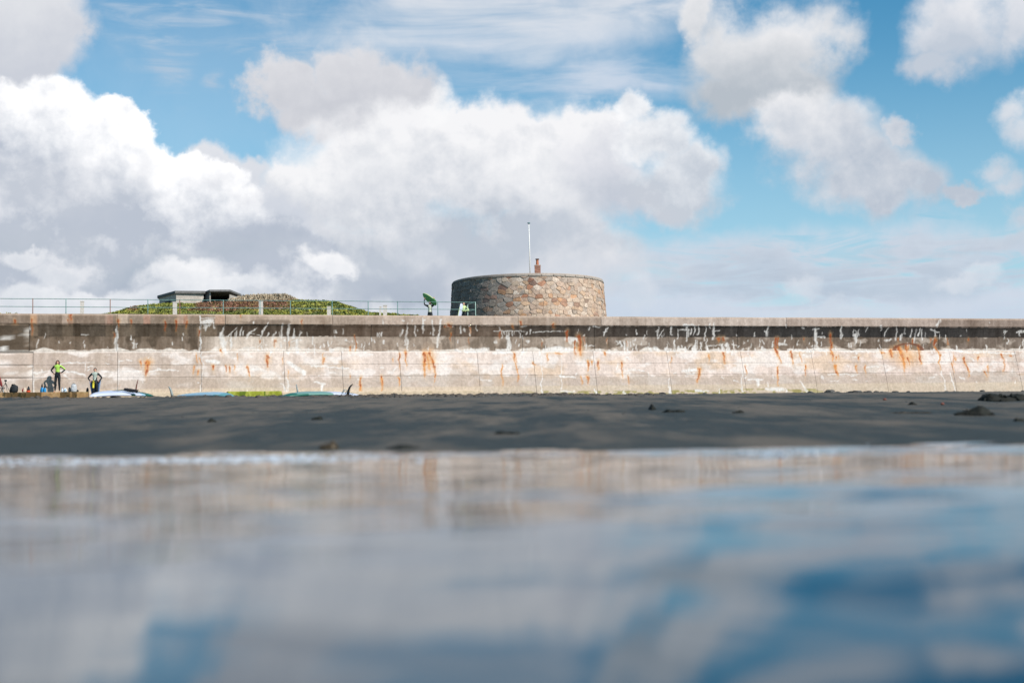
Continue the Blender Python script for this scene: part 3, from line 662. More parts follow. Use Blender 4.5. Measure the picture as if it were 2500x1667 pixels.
# ---- concrete step with wet brown stains, left foot of the wall
def ledge(name, px0, px1, ztop, zbot, d0, d1, label, kind):
    s0, s1 = wall_sz(px0, 965, d1)[0], wall_sz(px1, 965, d1)[0]
    root = empty(name, W((s0+s1)/2, d1, zbot), label, 'step')
    rb = np.array(root.location)
    s = np.linspace(s0, s1, max(8, int((s1-s0)/.04)))
    rows = [(d0, ztop)] + [(d1-.5+.08*i, ztop) for i in range(6)] + [(d1-.02, ztop), (d1, ztop-.03)] + [(d1 + .002*i, ztop-.03-(ztop-.03-zbot)*i/12) for i in range(1, 13)]
    Sg = np.repeat(s[None], len(rows), 0); Dg = np.array([r[0] for r in rows])[:, None] + 0*Sg; Zg = np.array([r[1] for r in rows])[:, None] + 0*Sg
    Zg = Zg + .012*(fbm(Sg*2, Dg*2, 5, 3)-.5); Dg = Dg + .03*(fbm(Sg*3, Zg*3, 6, 3)-.5)
    nn = fbm(Sg*3.2, Zg*.6, 101, 3); n2 = fbm(Sg*9, Zg*5, 102, 3)
    if kind == 'brown':
        c = np.array((176,142,100)) + ((n2-.5)*50)[..., None]
        k = ss(nn, .50, .56)[..., None]*.85; c = c*(1-k) + np.array((92,74,48))*k
        k = (ss(n2, .55, .65)*ss(nn, .45, .5))[..., None]*.8; c = c*(1-k) + np.array((52,50,30))*k
        k = (ss(Zg, ztop-.07, ztop-.01)*ss(fbm(Sg*.6, Zg*0, 7, 2), .3, .6))[..., None]*.7; c = c*(1-k) + np.array((96,110,62))*k
    elif kind == 'green':
        c = np.array((166,172,66)) + ((n2-.5)*70)[..., None]
        k = ss(nn, .50, .60)[..., None]*.85; c = c*(1-k) + np.array((96,118,38))*k
        k = ss(n2*nn, .32, .4)[..., None]*.8; c = c*(1-k) + np.array((214,200,120))*k
    else:
        c = np.array((226,204,176)) + ((n2-.5)*30 + (nn-.5)*30)[..., None]
    V = W(Sg, Dg, Zg)
    o = link('slab', grid_mesh('slab', (V - rb), True, lin(np.clip(c, 5, 250))/KW), m_conc, root)
    e0, ef = box(0, 1, 0, 1, 0, 1)
    ev = W(np.where(e0[:, 0] > .5, s1, s0), np.where(e0[:, 1] > .5, d1-.03, d0), np.where(e0[:, 2] > .5, ztop-.03, zbot))
    part(root, 'core', ev, ef, m_joint)
    return root
ledge('concrete_step', -160, 216, 2.13, 1.5, .9, 2.3, 'low brown concrete step with dark wet stains that the bags stand on', 'brown')
ledge('algae_step', 556, 688, 2.09, 1.5, .9, 2.0, 'low slab at the wall foot covered in bright green algae', 'green')
ledge('wall_footing', 217, 555, 2.10, 1.5, .9, 1.35, 'pale concrete footing strip between brown step and green slab', 'pale')
ledge('wall_footing', 689, 1180, 2.05, 1.5, .9, 1.3, 'pale concrete footing strip right of the green slab', 'pale')

# ---- railing on the wall top
m_green = mat('green_paint', (.13, .24, .22), .5, nscale=9, namp=.3)
m_rustp = mat('rusted_post_paint', (.22, .11, .08), .85, nscale=14, namp=.4)
m_pale = mat('pale_green_paint', (.34, .46, .40), .55, nscale=9, namp=.2)
rx = (80, 161, 269, 361, 439, 545, 635, 709, 811, 899, 971, 1069, 1161)
rs = [wall_sz(x, 765, -.15)[0] for x in rx]
lefts = [rs[0] - 2.1*(i+1) for i in range(8)][::-1]
rr = empty('railing', W(rs[6], -.15, 6.42), 'green metal railing with two rails running along the sea wall top', 'railing')
ZT, ZM = 7.25, 6.82
ls = lefts + rs
for i, s in enumerate(ls):
    rusty = round(s, 3) in [round(rs[k], 3) for k in (0, 2, 4)]
    v1, f1 = tube([W(s, -.15, 6.40), W(s, -.15, 6.52), W(s, -.15, ZT+.02)], [.028, .025, .023])
    part(rr, 'post', v1, f1, m_rustp if rusty else (m_pale if s > rs[-2] else m_green), True)
    v1, f1 = tube([W(s, -.15, 6.415), W(s, -.15, 6.44)], .07)
    part(rr, 'base_plate', v1, f1, m_rustp)
s2 = rs[-1]
v1, f1 = tube([W(s2-.15, -1.5, 5.82), W(s2-.15, -1.5, ZT)], .028); part(rr, 'post', v1, f1, m_pale, True)
for z in (ZT, ZM):
    pts = [W(ls[0], -.15, z)] + [W((a+b)/2, -.15, z + random.uniform(-.012, .006)) if q else W(b, -.15, z) for a, b in zip(ls[:-1], ls[1:]) for q in (1, 0)]
    v1, f1 = tube(pts, .019, 6); part(rr, 'rail', v1, f1, m_green, True)
    v1, f1 = tube([W(s2, -.15, z), W(s2-.15, -1.5, z)], .024, 6); part(rr, 'rail', v1, f1, m_pale, True)

# ---- white marker posts behind the railing
m_whitep = mat('white_painted_wood', (.62, .56, .50), .8, nscale=12, namp=.15)
for x, ytop, w, tilt, lab in ((200, 735, .17, .01, 'plain pale post alone against the sky left of the grassy mound'),
                         (427, 737, .20, 0, 'pale post in front of the bunker\'s left corner'),
                         (637, 734, .21, 0, 'tallest pale post in front of the reddish plants on the mound'),
                         (803, 748, .20, 0, 'shortest pale post at the mound\'s green right part'),
                         (926, 748, .10, .05, 'thin leaning pale stake left of the broad post right of the mound'),
                         (940, 745, .21, 0, 'broad pale post standing alone right of the mound')):
    dep = -3.0
    s, z = wall_sz(x, ytop, dep); s1, _ = wall_sz(x, 768, dep)
    b = W(s, dep, PROM); root = empty('marker_post', b, lab, 'post')
    h = z - PROM
    e0, ef = box(-w/2, w/2, -w/2, w/2, -.05, h-.04)
    e1, ef1 = box(-w/2-.015, w/2+.015, -w/2-.015, w/2+.015, h-.04, h)
    for nm, (vv, ff) in (('shaft', (e0, ef)), ('cap', (e1, ef1))):
        vv = vv.copy(); vv[:, 0] += vv[:, 2]*tilt
        part(root, nm, vv + b, ff, m_whitep)
# ================================================================== ROUND STONE TOWER
TY = 118.0
tc0 = at(1289.5, 771, TY); TCX = float(tc0[0])
TR0 = 190/FPX*TY*1.0                      # radius at the height of the wall top
ZREF = float(at(1290, 771, TY)[2])
ZTOP = float(at(1290, 689, TY)[2])
TB = 5.7
TAPER = .074
OVAL = 1.16                               # a little deeper than wide
def tw(th, z, off=0.0):
    r = TR0 - (z - ZREF)*TAPER + off
    th = np.asarray(th, float); z = np.asarray(z, float)
    return np.stack([TCX + r*np.sin(th), TY - r*OVAL*np.cos(th), z + 0*th], -1)
tower = empty('stone_tower', (TCX, TY, TB), 'round squat tower of rough beige and brown stones standing behind the sea wall', 'tower')
m_mortar = mat('lime_mortar', (.44, .36, .30), .95, nscale=5, namp=.15, bump=.6, bscale=30)
m_stone = mat('rubble_stone', objcol=True, rough=.92, spec=.2, nscale=4, namp=.22, nscale2=22, bump=.7, bscale=14, bdist=.03)
ths = np.linspace(-math.pi, math.pi, 129); zsr = np.linspace(TB, ZTOP, 12)
TH, ZZ = np.meshgrid(ths, zsr)
me = grid_mesh('wall', tw(TH, ZZ) - np.array(tower.location)); link('wall', me, m_mortar, tower)
def clip_poly(poly, a, n):
    out = []
    for i in range(len(poly)):
        p, q = poly[i], poly[(i+1) % len(poly)]
        dp, dq = (p - a) @ n, (q - a) @ n
        if dp <= 0: out.append(p)
        if (dp < 0) != (dq < 0) and abs(dp - dq) > 1e-12: out.append(p + (q-p)*(dp/(dp-dq)))
    return out
def rubble(x0, x1, y0, y1, cw, ch, seed, merge=.0):
    rs = np.random.default_rng(seed); pts = []
    ny = int((y1-y0)/ch); 
    for j in range(-1, ny+2):
        x = x0 - cw*rs.random()
        while x < x1 + cw:
            w = cw*(.38 + 1.7*rs.random()**1.6); 
            pts.append((x + w/2, (y0 + (j+.5)*ch + (rs.random()-.5)*ch*.55))); x += w
    pts = np.array(pts); sc = np.array([1.0, 1.35]); out = []
    for i, p in enumerate(pts):
        if not (x0 <= p[0] < x1 and y0 - ch*.2 <= p[1] <= y1 + ch*.2): continue
        dd = ((pts - p)*sc); d2 = (dd**2).sum(1); nb = np.argsort(d2)[1:15]
        poly = [np.array(q)*sc for q in ((p[0]-2, p[1]-1.2), (p[0]+2, p[1]-1.2), (p[0]+2, p[1]+1.2), (p[0]-2, p[1]+1.2))]
        for k in nb:
            a, b = p*sc, pts[k]*sc; poly = clip_poly(poly, (a+b)/2, b-a)
            if len(poly) < 3: break
        poly = [np.array(q)/sc for q in poly]
        poly = [np.array((q[0], min(max(q[1], y0), y1))) for q in poly]
        if len(poly) >= 3: out.append((p, poly))
    return out
def stone_geo(p, poly, mapf, depth, rs):
    c = sum(poly)/len(poly); P0, F = [], []
    size = np.mean([np.linalg.norm(q - c) for q in poly])
    # subdivide the outline for a rounder shape
    pp = []
    for i in range(len(poly)):
        a, b = poly[i], poly[(i+1) % len(poly)]
        if np.linalg.norm(b-a) < .03: continue
        pp.append(a*.88 + b*.12)
        pp.append(a*.12 + b*.88)
    n = len(pp)
    if n < 4: return None
    g = .010
    dj = (rs.random()-.4)*.045; tx, ty = (rs.random()-.5)*.08, (rs.random()-.5)*.08
    for ring, (sh, dp) in enumerate(((0, -.03), (.004, depth*.75), (.028, depth))):
        for q in pp:
            v = q - c; L = np.linalg.norm(v) + 1e-6
            k = max(.2, (L - g - sh)/L); w = v*k
            dd = dp if ring == 0 else dp + dj + w[0]*tx + w[1]*ty + (rs.random()-.5)*.014
            P0.append(mapf(c[0]+w[0], c[1]+w[1], dd))
    P0.append(mapf(c[0], c[1], depth + dj + .004))
    for r_ in range(2):
        for i in range(n): F.append((r_*n+i, r_*n+(i+1) % n, (r_+1)*n+(i+1) % n, (r_+1)*n+i))
    for i in range(n): F.append((2*n+i, 2*n+(i+1) % n, 3*n))
    return np.array(P0), F
pal = [((216,192,170),24),((204,180,160),22),((198,172,154),18),((212,178,148),14),((204,158,122),9),((188,160,140),9),((190,136,108),5),((150,108,90),3),((224,206,190),12),((188,174,162),12),((174,162,152),8),((124,100,90),2),((212,154,108),4)]
palc = [lin(c)/1.42 for c, w in pal]; palw = [w for c, w in pal]
ZCOP = ZTOP - .25
cells = rubble(-math.pi*TR0, math.pi*TR0, TB, ZCOP, .50, .32, 5)
def tmap(x, y, d): return tw(np.array(x/TR0), np.array(y), d)
rs_ = random.Random(3); nst = 0; backv = []; tb = np.array(tower.location)
vis = []
for p, poly in cells:
    th = p[0]/TR0
    front = abs(th) < 1.45 and p[1] > 8.0
    vis.append((0 if front else 1, -np.ptp([q[0] for q in poly])*np.ptp([q[1] for q in poly])*math.cos(min(abs(th), 1.5)), p, poly))
vis.sort(key=lambda a: (a[0], a[1]))
for k, (bk, _, p, poly) in enumerate(vis):
    g = stone_geo(p, poly, tmap, rs_.uniform(.010, .045), rs_)
    if g is None: continue
    th = p[0]/TR0
    c = np.array(rs_.choices(palc, palw)[0])
    gl = .85*ss(-th, -.05, .75)              # shade of the left side put into the stone colour
    grey = np.array((.125, .120, .118)); wr_ = .38*ss(th, -.2, .6); c = c*(1-wr_) + lin((214,186,164))/1.42*wr_; c = c*(1-gl) + grey*gl  # sun wash on the right side put in as one pale tone
    c = np.minimum(c*rs_.uniform(.98, 1.22), .62)
    if not bk and nst < 296:
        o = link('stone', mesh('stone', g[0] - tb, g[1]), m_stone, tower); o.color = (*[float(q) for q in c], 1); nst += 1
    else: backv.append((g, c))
if backv:
    vv, ff = join(*[g for g, c in backv])
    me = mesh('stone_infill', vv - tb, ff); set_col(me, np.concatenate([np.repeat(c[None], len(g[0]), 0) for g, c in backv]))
    m_stonef = mat('rubble_stone_rest', attr=True, rough=.92, spec=.2, nscale=4, namp=.22, nscale2=22, bump=.7, bscale=14, bdist=.03)
    tag(link('stone_infill', me, m_stonef, tower), kind='stuff')
# coping ring of dressed blocks
m_cope = mat('granite_coping', objcol=True, rough=.9, spec=.25, nscale=6, namp=.14, nscale2=30, bump=.4, bscale=25)
nb = 40
for i in range(nb):
    a0 = 2*math.pi*i/nb + .006; a1 = 2*math.pi*(i+1)/nb - .006
    V = []; rows = [(ZCOP+.005, -.5), (ZCOP+.005, .05), (ZCOP+.03, .07), (ZTOP-.10, .06), (ZTOP-.02, -.06), (ZTOP+.03, -.55)]
    aa = np.linspace(a0, a1, 5); dj = rs_.uniform(-.012, .012)
    for z, off in rows:
        for a in aa: V.append(tw(a, z, off + dj))
    F = [(r_*5+k, r_*5+k+1, (r_+1)*5+k+1, (r_+1)*5+k) for r_ in range(len(rows)-1) for k in range(4)]
    F += [tuple(r_*5 for r_ in range(len(rows)))[::-1], tuple(r_*5+4 for r_ in range(len(rows)))]
    o = part(tower, 'coping_block', V, F, m_cope); g = rs_.uniform(.31, .38); gk = .85*float(ss(-((a0 + math.pi) % (2*math.pi) - math.pi), -.05, .75)); o.color = (g*(1-gk)+.12*gk, g*.87*(1-gk)+.115*gk, g*.76*(1-gk)+.11*gk, 1)  # left blocks darker: the tower's shade put into the coping colour
rv = [tw(a, ZTOP-.12, -.5) for a in np.linspace(0, 2*math.pi, 64, endpoint=False)]
part(tower, 'roof', rv, [tuple(range(64))], m_mortar)
# chimney: a part of the tower
cx0, cx1 = float(at(1304.8, 660, TY)[0]), float(at(1319, 660, TY)[0])
zb0, zb1 = ZTOP - .2, float(at(1312, 652, TY)[2]); zp = float(at(1312, 635, TY)[2]); cxm = (cx0+cx1)/2; w = (cx1-cx0)/2
CY = TY - 1.0
m_brick = mat('red_brick', objcol=True, rough=.9, nscale=20, namp=.2)
bv, bf = box(cxm-w+.012, cxm+w-.012, CY-w+.012, CY+w-.012, zb0, zb1)
chim = part(tower, 'chimney', bv, bf, m_mortar)
def sub(parent, name, v, f, m, smooth=False):
    return link(name, mesh(name, np.asarray(v) - tb, f, smooth), m, parent)
nr = max(3, int((zb1-zb0)/.085)); rh = (zb1-zb0)/nr
for j in range(nr):
    for side in range(4):
        for k in range(2):
            a0, a1 = (-w, .0) if k == 0 else (.0, w)
            if j % 2: a0, a1 = (-w, -.35*w) if k == 0 else (-.35*w, w)
            z0, z1 = zb0 + j*rh + .006, zb0 + (j+1)*rh - .006
            if side == 0: b = box(cxm+a0+.006, cxm+a1-.006, CY-w-.004, CY-w+.05, z0, z1)
            elif side == 1: b = box(cxm+a0+.006, cxm+a1-.006, CY+w-.05, CY+w+.004, z0, z1)
            elif side == 2: b = box(cxm-w-.003, cxm-w+.048, CY+a0+.006, CY+a1-.006, z0, z1)
            else: b = box(cxm+w-.048, cxm+w+.003, CY+a0+.006, CY+a1-.006, z0, z1)
            o = sub(chim, 'brick', b[0], b[1], m_brick); g = rs_.uniform(.8, 1.2); o.color = (.34*g, .17*g, .12*g, 1)
m_pot = mat('terracotta_pot', (.42, .15, .075), .8, nscale=12, namp=.15); m_soot = mat('sooty_rim', (.10, .06, .05), .9)
H = zp - zb1
prof_pot = [(0, .13), (.12, .125), (.7, .105), (.84, .10)]
v1, f1 = tube([(cxm-.01, CY, zb1 + t*H) for t, r in prof_pot], [r for t, r in prof_pot], 16); sub(chim, 'chimney_pot', v1, f1, m_pot, True)
v1, f1 = tube([(cxm-.01, CY, zb1 + t*H) for t in (.84, .87, .95, 1.0)], [.125, .165, .165, .13], 16); sub(chim, 'pot_rim', v1, f1, m_soot)
v1, f1 = box(cxm-w-.02, cxm+w+.02, CY-w-.02, CY+w+.02, zb1-.002, zb1+.045); sub(chim, 'flaunching', v1, f1, m_mortar)
# flagpole on the tower roof
pb, ptp = at(1294.3, 670, TY-3), at(1291, 546.5, TY-3)
fr = empty('flagpole', pb, 'tall thin white flagpole on the tower roof left of the chimney', 'flagpole')
m_wp = mat('white_pole_paint', (.80, .78, .74), .4)
v1, f1 = tube([pb, pb + (ptp-pb)*.5, ptp], [.052, .045, .034], 10); part(fr, 'pole', v1, f1, m_wp, True)
v1, f1 = blob(ptp + np.array((0, 0, .05)), (.13, .13, .06)); part(fr, 'truck', v1, f1, mat('pole_truck', (.10, .2, .2), .5), True)
v1, f1 = box(pb[0]-.2, pb[0]+.2, pb[1]-.2, pb[1]+.2, ZTOP-.12, ZTOP+.1); part(fr, 'base', v1, f1, m_mortar)

# ================================================================== GRASSY MOUND
MY = 108.0
cp = [(150,772),(240,769),(280,764),(330,750),(370,743),(420,740.5),(500,739),(560,737),(640,734),(700,733),(790,734),(815,737),(842,746),(872,755),(905,765),(960,769),(1040,773)]
cpx = [p[0] for p in cp]; cpz = [float(at(p[0], p[1]+(4.5 if 340 < p[0] < 800 else 2), MY)[2]) for p in cp]; cpX = [float(at(p[0], p[1], MY)[0]) for p in cp]
BASEZ = float(at(600, 775, 93)[2])
def mound_z(X, Y):
    u = X/Y*MY
    zc = np.interp(u, cpX, cpz, left=PROM+.2, right=PROM+.2)
    t = ss(Y, 92, MY)**.8; bk = 1 - .75*ss(Y, MY+2, MY+26)
    b = PROM
    lump = (fbm(X*.45, Y*.45, 131, 4)-.5)*.40 + (fbm(X*2.2, Y*2.2, 132, 3)-.5)*.12
    # smaller crests toward the near edge
    z = b + np.maximum(zc - b, 0)*t*bk + lump*ss(zc - b, .4, 1.5)*ss(Y, 92, 95)*(1 - .6*ss(np.abs(Y-MY), 3, 0))
    return z
mx_ = np.linspace(-37, -6, 330); my_ = np.linspace(91.5, 136, 170)
MX, MYg = np.meshgrid(mx_, my_); MZ = mound_z(MX, MYg)
m_soil = mat('mound_soil', (.13, .12, .05), .95, nscale=1.5, namp=.3)
hill = link('grassy_mound', grid_mesh('grassy_mound', np.stack([MX, MYg, MZ], -1)), m_soil); tag(hill, kind='structure')
# succulent ground cover: fleshy leaf blades over the mound
def leaf_field(name, X, Y, Z, C, size, up, seed, label=None):
    rs = np.random.default_rng(seed); n = len(X)
    a = rs.uniform(0, 2*np.pi, n); ln = size*rs.uniform(.6, 1.4, n); wd = ln*rs.uniform(.12, .3, n)*1.4; lean = rs.uniform(.1, .9, n)
    dx, dy = np.cos(a), np.sin(a)
    b1 = np.stack([X - dy*wd, Y + dx*wd, Z], -1); b2 = np.stack([X + dy*wd, Y - dx*wd, Z], -1)
    hgt = ln*up*(1.1 - lean*.7)
    mid1 = np.stack([X + dx*ln*lean*.5 - dy*wd*.8, Y + dy*ln*lean*.5 + dx*wd*.8, Z + hgt*.65], -1)
    mid2 = np.stack([X + dx*ln*lean*.5 + dy*wd*.8, Y + dy*ln*lean*.5 - dx*wd*.8, Z + hgt*.65], -1)
    tip = np.stack([X + dx*ln*lean, Y + dy*ln*lean, Z + hgt], -1)
    V = np.stack([b1, b2, mid2, mid1, tip], 1).reshape(-1, 3)
    i = np.arange(n)*5
    loops = np.stack([i, i+1, i+2, i+3, i+3, i+2, i+4], 1).reshape(-1)
    st = (np.arange(n)*7)[:, None] + np.array([0, 4]); 
    me = bpy.data.meshes.new(name); me.vertices.add(len(V)); me.vertices.foreach_set('co', V.reshape(-1).astype(np.float32))
    me.loops.add(len(loops)); me.loops.foreach_set('vertex_index', loops.astype(np.int32))
    me.polygons.add(2*n); me.polygons.foreach_set('loop_start', st.reshape(-1).astype(np.int32)); me.update(calc_edges=True); me.validate()
    set_col(me, np.repeat(C, 5, 0)); return me
m_leaf = mat('leaf', attr=True, rough=.65, spec=.3)
S.tree = m_leaf.node_tree
rs = np.random.default_rng(9)
N = 120000
X = rs.uniform(-36.5, -7, N); Y = 91.8 + (MY + 3.5 - 91.8)*rs.random(N)
Z = mound_z(X, Y)
px, py = project(X, Y, Z)
keep = (Z > PROM + .12)
X, Y, Z, px, py = X[keep], Y[keep], Z[keep], px[keep], py[keep]
pn = fbm(X*.9, Y*.5, 151, 3); pn2 = fbm(X*2.5, Y*2.5, 152, 2)
red = (ss(px + (pn-.5)*60, 455, 490)*(1-ss(px + (pn-.5)*60, 560, 600))*ss(770-py + (pn2-.5)*14, 6, 12)
       + ss(px + (pn-.5)*40, 540, 600)*(1-ss(px + (pn-.5)*40, 690, 715))*ss(757 - py + (pn2-.5)*16, -2, 6)
       + .8*ss(px, 300, 320)*(1-ss(px, 330, 345))*ss(762-py, 0, 6))
yel = .15 + ss(pn2, .40, .66)*.5
g = np.array((.125, .165, .045)); y_ = np.array((.46, .42, .07)); r_ = np.array((.26, .12, .08)); dg = np.array((.06, .11, .03))
C = g[None]*(1-yel[:, None]) + y_[None]*yel[:, None]
dk = (ss(px, 700, 790)*.6*ss(pn2, .5, .4))[:, None]; C = C*(1-dk) + dg*dk
rk = np.clip(red*(.55 + .9*rs.random(len(X))), 0, 1)[:, None]; C = C*(1-rk) + r_*rk
C = C*rs.uniform(.75, 1.25, (len(X), 1))
lf = link('ground_cover', leaf_field('ground_cover', X, Y, Z - .05, C, .17, .8, 10), m_leaf)
tag(lf, 'green and yellow creeping plants with reddish brown patches covering the mound', 'ground cover', kind='stuff')
# dry pale grass hump behind the mound, right of the bunker
def hump_z(X, Y):
    ax = [float(at(x, 735, 116)[0]) for x in (560, 600, 640, 700, 712, 730)]
    az_ = [float(at(x, y, 116)[2]) for x, y in ((560, 737), (600, 727), (640, 724.5), (700, 724), (708, 729), (730, 738))]
    return np.interp(X, ax, az_, left=az_[0]-.5, right=az_[-1]-.6)
hx = np.linspace(float(at(556, 735, 116)[0]), float(at(732, 735, 116)[0]), 60); hy = np.linspace(112.5, 122, 20)
HX, HY = np.meshgrid(hx, hy); HZ = hump_z(HX, HY)*1.0 - 2.2*ss(np.abs(HY-117), 1.5, 4.5)
drh = link('dry_grass_bank', grid_mesh('dry_grass_bank', np.stack([HX, HY, HZ - .12], -1)), mat('dry_bank_soil', (.36, .29, .21), .95)); tag(drh, kind='structure')
n = 14000; X = rs.uniform(hx[0], hx[-1], n); Y = rs.uniform(114, 118.5, n); Z = hump_z(X, Y) - 2.2*ss(np.abs(Y-117), 1.5, 4.5)
C = np.array((.47, .38, .27))[None]*rs.uniform(.7, 1.25, (n, 1))
tag(link('dry_grass', leaf_field('dry_grass', X, Y, Z-.16, C, .22, 1.5, 12), m_leaf), 'pale straw coloured dry grass on the bank right of the bunker', 'grass', kind='stuff')
# low grass showing over the wall at the far left
n = 9000; s_ = rs.uniform(-12, wall_sz(84, 762, -4)[0], n); d_ = rs.uniform(-9, -4, n); q = W(s_, d_, 0)
amp = fbm(s_*.8, d_*.3, 171, 3); hh = 6.44 + .16*amp*ss(wall_sz(88, 762, -4)[0] - s_, 0, 1.4)
C = (np.array((.12, .15, .05))[None]*(1-amp[:, None]) + np.array((.30, .27, .10))[None]*amp[:, None])*rs.uniform(.6, 1.4, (n, 1))
tag(link('low_grass', leaf_field('low_grass', q[:, 0], q[:, 1], hh-.1, C, .24, 1.2, 14), m_leaf), 'low green grass behind the wall top at its left end', 'grass', kind='stuff')
sl = np.linspace(-12, wall_sz(86, 762, -4)[0], 30)
gb = np.array([[W(s, d, zz) for s in sl] for d, zz in ((-3.9, PROM-.1), (-4.0, 6.4), (-9.2, 6.4), (-9.4, PROM-.1))])
tag(link('grass_bank', grid_mesh('grass_bank', gb), m_turf), kind='structure')
n = 500; s_ = rs.uniform(wall_sz(920, 770, -2.5)[0], wall_sz(936, 770, -2.5)[0], n); d_ = rs.uniform(-2.7, -2.3, n); q = W(s_, d_, 0)
C = np.array((.12, .15, .05))[None]*rs.uniform(.6, 1.5, (n, 1))

# ================================================================== CONCRETE BUNKER
BY = 121.0
def B(px, py, dy=0): return at(px, py, BY + dy)
m_bk = mat('bunker_concrete', (.47, .42, .37), .9, nscale=2.2, namp=.16, nscale2=14, bump=.4, bscale=12)
m_bkroof = mat('bunker_roof_slab', (.17, .165, .16), .9, nscale=3, namp=.2)
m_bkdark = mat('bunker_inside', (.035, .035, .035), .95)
bk = empty('bunker', B(480, 745), 'low angular concrete bunker with flat roof slabs and dark openings on top of the mound', 'bunker')
def prism(plan, z0, z1, top=None):
    n = len(plan); v = [(*p, z0) for p in plan] + [(*(top[i] if top else p), z1) for i, p in enumerate(plan)]
    f = [tuple(range(n))[::-1], tuple(range(n, 2*n))] + [(i, (i+1) % n, (i+1) % n + n, i+n) for i in range(n)]
    return np.array(v, float), f
zb = float(B(480, 745)[2]) - 1.2
def XY(px, dy): 
    p = at(px, 735, BY + dy); return (float(p[0]), float(p[1]))
zr = float(B(465, 716)[2])
# left block: shaded left face, sunlit front face
plan = [XY(389, 4.0), XY(430, 0), XY(497, .6), XY(505, 5), XY(400, 8)]
part(bk, 'left_block', *prism(plan, zb, zr), m_bk)
v, f = prism([XY(384, 4.1), XY(427.5, -.18), XY(501, .42), XY(508, 5.5), XY(398, 8.6)], zr + .005, zr + .22); part(bk, 'roof_slab', v, f, m_bkroof)
# window in the left face
a, b = np.array(plan[0]), np.array(plan[1]); nrm = np.array([-(b-a)[1], (b-a)[0]]); nrm = nrm/np.linalg.norm(nrm)
if nrm[1] > 0: nrm = -nrm
def face_quad(a, b, t0, t1, z0, z1, off):
    p0, p1 = a + (b-a)*t0 + nrm*off, a + (b-a)*t1 + nrm*off; q0, q1 = p0 - nrm*(off+.15), p1 - nrm*(off+.15)
    return prism([tuple(p0), tuple(p1), tuple(q1), tuple(q0)], z0, z1)
zw0, zw1 = float(B(410, 741)[2]), float(B(410, 731.5)[2])
wn = part(bk, 'window', *face_quad(a, b, .38, .68, zw0, zw1, .012), m_bkdark)
wf = join(face_quad(a, b, .35, .375, zw0, zw1+.05, .04), face_quad(a, b, .685, .71, zw0, zw1+.05, .04), face_quad(a, b, .375, .685, zw1+.004, zw1+.05, .04))
part(bk, 'window_frame', *wf, m_bkroof)
# right block: open dark recess between leaning side walls
zr2 = float(B(535, 712.5)[2])
v, f = prism([XY(500, 1.2), XY(512, -.4), XY(562, -.2), XY(590, 4.2), XY(520, 7)], zr2, zr2 + .16)
v[:, 2] += np.where(v[:, 0] > XY(575, 0)[0], -.34, 0) ; part(bk, 'roof_slab', v, f, m_bkroof)
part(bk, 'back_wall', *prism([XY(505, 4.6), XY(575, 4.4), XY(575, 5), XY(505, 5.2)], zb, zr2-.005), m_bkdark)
v, f = prism([XY(494, 1.0), XY(507, .2), XY(509, 4.4), XY(497, 4.4)], zb, zr2-.006, [XY(501, 1.0), XY(513, .2), XY(513.5, 4.4), XY(503, 4.4)]); part(bk, 'side_wall', v, f, m_bkroof)
v, f = prism([XY(511.5, -.1), XY(514.5, -.1), XY(514.5, .3), XY(511.5, .3)], zb, zr2-.006); part(bk, 'pillar', v, f, m_bk)
v, f = prism([XY(557, 0), XY(584, 3.2), XY(580, 4.4), XY(558, 4.3)], zb, float(B(570, 718.5)[2]), [XY(560.5, 0), XY(585, 3.2), XY(580, 4.4), XY(560.5, 4.3)]); part(bk, 'side_wall', v, f, m_bk)

# ================================================================== PEOPLE
def skin(name, V, E, Rr, sub=1):
    me = bpy.data.meshes.new(name + '_skeleton'); me.from_pydata([tuple(p) for p in V], E, [])
    o = bpy.data.objects.new('skeleton', me); col.objects.link(o)
    md = o.modifiers.new('s', 'SKIN'); sl = me.skin_vertices[0].data
    for i, r in enumerate(Rr): sl[i].radius = r if hasattr(r, '__len__') else (r, r)
    sl[0].use_root = True; md.use_smooth_shade = True
    sv = o.modifiers.new('d', 'SUBSURF'); sv.levels = sub; sv.render_levels = sub
    dg = bpy.context.evaluated_depsgraph_get(); dg.update()
    out = bpy.data.meshes.new_from_object(o.evaluated_get(dg)); out.name = name
    bpy.data.objects.remove(o); return out
m_skin = mat('skin', (.56, .31, .22), .55); m_black = mat('black_neoprene', (.012, .015, .018), .55, nscale=20, namp=.2)
m_lime = mat('lime_neoprene', (.38, .62, .10), .6); m_mint = mat('pale_grey_green_neoprene', (.40, .46, .40), .6)
m_palelime = mat('pale_lime_neoprene', (.62, .74, .36), .6); m_cream = mat('cream_chest_print', (.62, .64, .50), .6)
m_yellow = mat('yellow_panel', (.80, .68, .06), .6); m_hairb = mat('dark_brown_hair', (.05, .022, .014), .7); m_hairg = mat('short_dark_hair', (.03, .03, .03), .7); m_hairf = mat('light_brown_hair', (.22, .14, .09), .7)
m_eye = mat('eye', (.02, .02, .02), .3)
